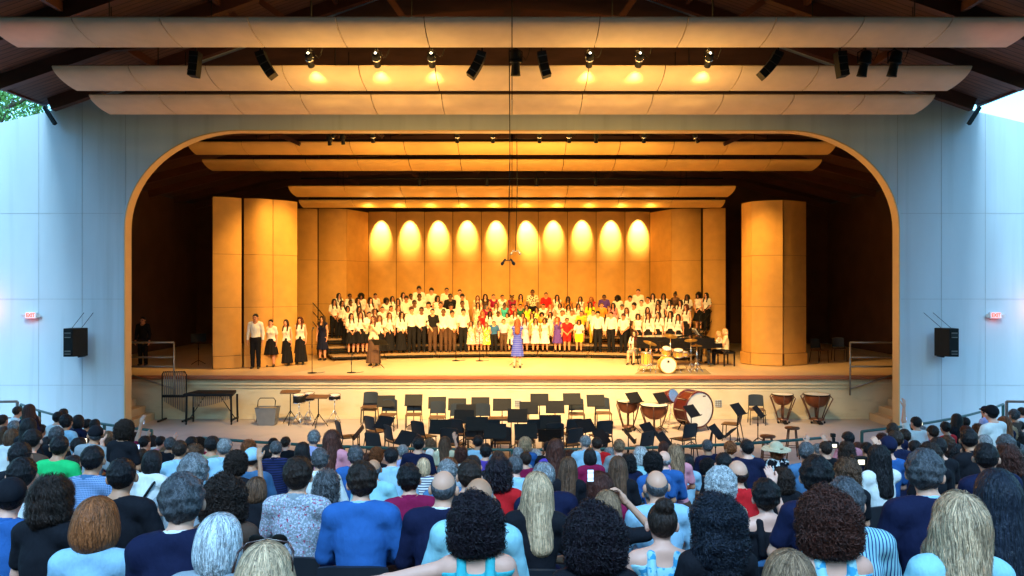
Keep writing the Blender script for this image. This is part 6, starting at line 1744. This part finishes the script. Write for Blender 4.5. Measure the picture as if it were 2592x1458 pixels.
# grey bin with folded chair frame
M['bin'] = mat('grey_bin_plastic', (.17,.18,.19), .55, var=.1)
bn = empty('storage_bin', (at(679,22.6), 22.55, .004)); tag(bn, 'grey plastic tub filled with things against the stage wall', 'bin')
b = MB(); lo = [(-.24,-.17),(.24,-.17),(.24,.17),(-.24,.17)]; hi = [(-.31,-.21),(.31,-.21),(.31,.21),(-.31,.21)]
for i in range(4):
    j = (i+1)%4; b.add([(*lo[i],0),(*lo[j],0),(*hi[j],.50),(*hi[i],.50),(lo[i][0]*.96,lo[i][1]*.96,.01),(lo[j][0]*.96,lo[j][1]*.96,.01),(hi[j][0]*.96,hi[j][1]*.96,.50),(hi[i][0]*.96,hi[i][1]*.96,.50)], [(0,1,2,3),(5,4,7,6),(3,2,6,7)])
b.add([(*p,.012) for p in lo], [(0,1,2,3)]); b.build('tub', 'bin', bn)
b = MB(); b.tube([(*p,.505) for p in hi], .014, 6, closed=True); b.build('rim', 'bin', bn)
b = MB(); b.box((-.1,0,.46), (.3,.3,.06), rz=.3); b.box((.12,.02,.48), (.2,.28,.05), rz=-.2); b.build('contents', 'rug', bn)
ff = empty('folded_frame', (at(672,23.0), 22.95, .004)); tag(ff, 'black folded frame leaning on the wall behind the grey tub', 'frame')
b = MB(); b.tube([(-.26,0,0),(-.26,.18,.62),(-.20,.20,.69),(.20,.20,.69),(.26,.18,.62),(.26,0,0)], .014, 8); b.build('tube_frame', 'dark', ff)
b = MB(); b.tube([(-.26,.10,.35),(.26,.10,.35)], .012, 6); b.build('cross_bar', 'dark', ff)
# percussion tables and small drums
def trap(px, Y, h, w_, rz, label):
    o = empty('percussion_table', (at(px,Y), Y, .004), rz); tag(o, label, 'percussion table', 'percussion tables')
    b = MB(); b.box((0,0,h), (w_,.36,.035), rx=.12); bevel(b.build('tray', 'chairseat', o), .006)
    b = MB(); b.tube([(0,0,.3),(0,0,h-.02)], .016, 8); b.build('pole', 'dark', o)
    for k in range(3): a = k*2.1+.5; b = MB(); b.tube([(0,0,.40),(math.cos(a)*.27,math.sin(a)*.27,.01)], .012, 6); b.build('leg', 'dark', o)
trap(735, 22.6, .95, .55, .12, 'slanted brown percussion table, leftmost of the small percussion')
trap(806, 22.1, .88, .62, -.1, 'brown topped percussion table between the small drums')
def sdrum(px, Y, h, r, L, label, tl=(0,-.1,1)):
    o = empty('small_drum', (at(px,Y), Y, .004)); tag(o, label, 'drum', 'small drums on stands')
    b = MB(); b.lathe([(r,-L/2),(r,L/2)], (0,0,h), 24, 0, tl); b.build('shell', 'dark', o)
    b = MB()
    for s_ in (-1, 1): b.lathe([(r+.002,-.012),(r+.014,-.012),(r+.014,.012),(r-.003,.012)], Vector((0,0,h))+Vector(tl).normalized()*(s_*L/2), 24, 0, tl, caps=False)
    b.build('hoop', 'chrome', o)
    b = MB(); b.lathe([(.001,0),(r*.97,.001)], Vector((0,0,h))+Vector(tl).normalized()*(L/2+.003), 24, 0, tl, caps=False); b.build('head', 'drumhead', o)
    b = MB(); b.tube([(0,0,.3),(0,0,h-L/2)], .014, 8); b.build('pole', 'chrome', o)
    for k in range(3): a = k*2.1+1.; b = MB(); b.tube([(0,0,.42),(math.cos(a)*.25,math.sin(a)*.25,.01)], .011, 6); b.build('leg', 'chrome', o)
sdrum(757, 22.3, .80, .17, .22, 'black drum on chrome stand beside the slanted table')
sdrum(783, 22.7, .80, .15, .20, 'black drum half hidden behind the brown percussion table')
sdrum(847, 22.6, .80, .17, .12, 'shallow snare drum on stand, rightmost of the small percussion')
# wooden stools
def stool(px, py, label):
    p = floorat(px, py, .72, 21); o = empty('wooden_stool', p); tag(o, label, 'stool', 'round wooden stools')
    b = MB(); b.lathe([(.001,.68),(.16,.68),(.175,.70),(.16,.72),(.001,.72)], (0,0,0), 22); b.build('seat', 'frame', o)
    for k in range(4): a = k*PI/2+.6; b = MB(); b.tube([(math.cos(a)*.11,math.sin(a)*.11,.68),(math.cos(a)*.20,math.sin(a)*.20,0)], .016, 8); b.build('leg', 'frame', o)
    b = MB(); b.tube([(math.cos(k*PI/2+.6)*.165,math.sin(k*PI/2+.6)*.165,.26) for k in range(4)], .010, 6, closed=True); b.build('foot_ring', 'frame', o)
stool(*T8(1355,985), 'round wooden stool standing right of the pit rail')
stool(*T8(1080,1078), 'round wooden stool partly behind the sun hat')
# chairs left in the dark right wing
for i, px in enumerate((1930+145, 1930+195)):
    Y = 27.5+i*.6; chair(((px-1296)*Y/F, Y, SZ+.007), math.radians(200-30*i), 'empty chair in the dark right wing, %s one' % ('inner' if i == 0 else 'outer'), 0, 'chairs in the wing')
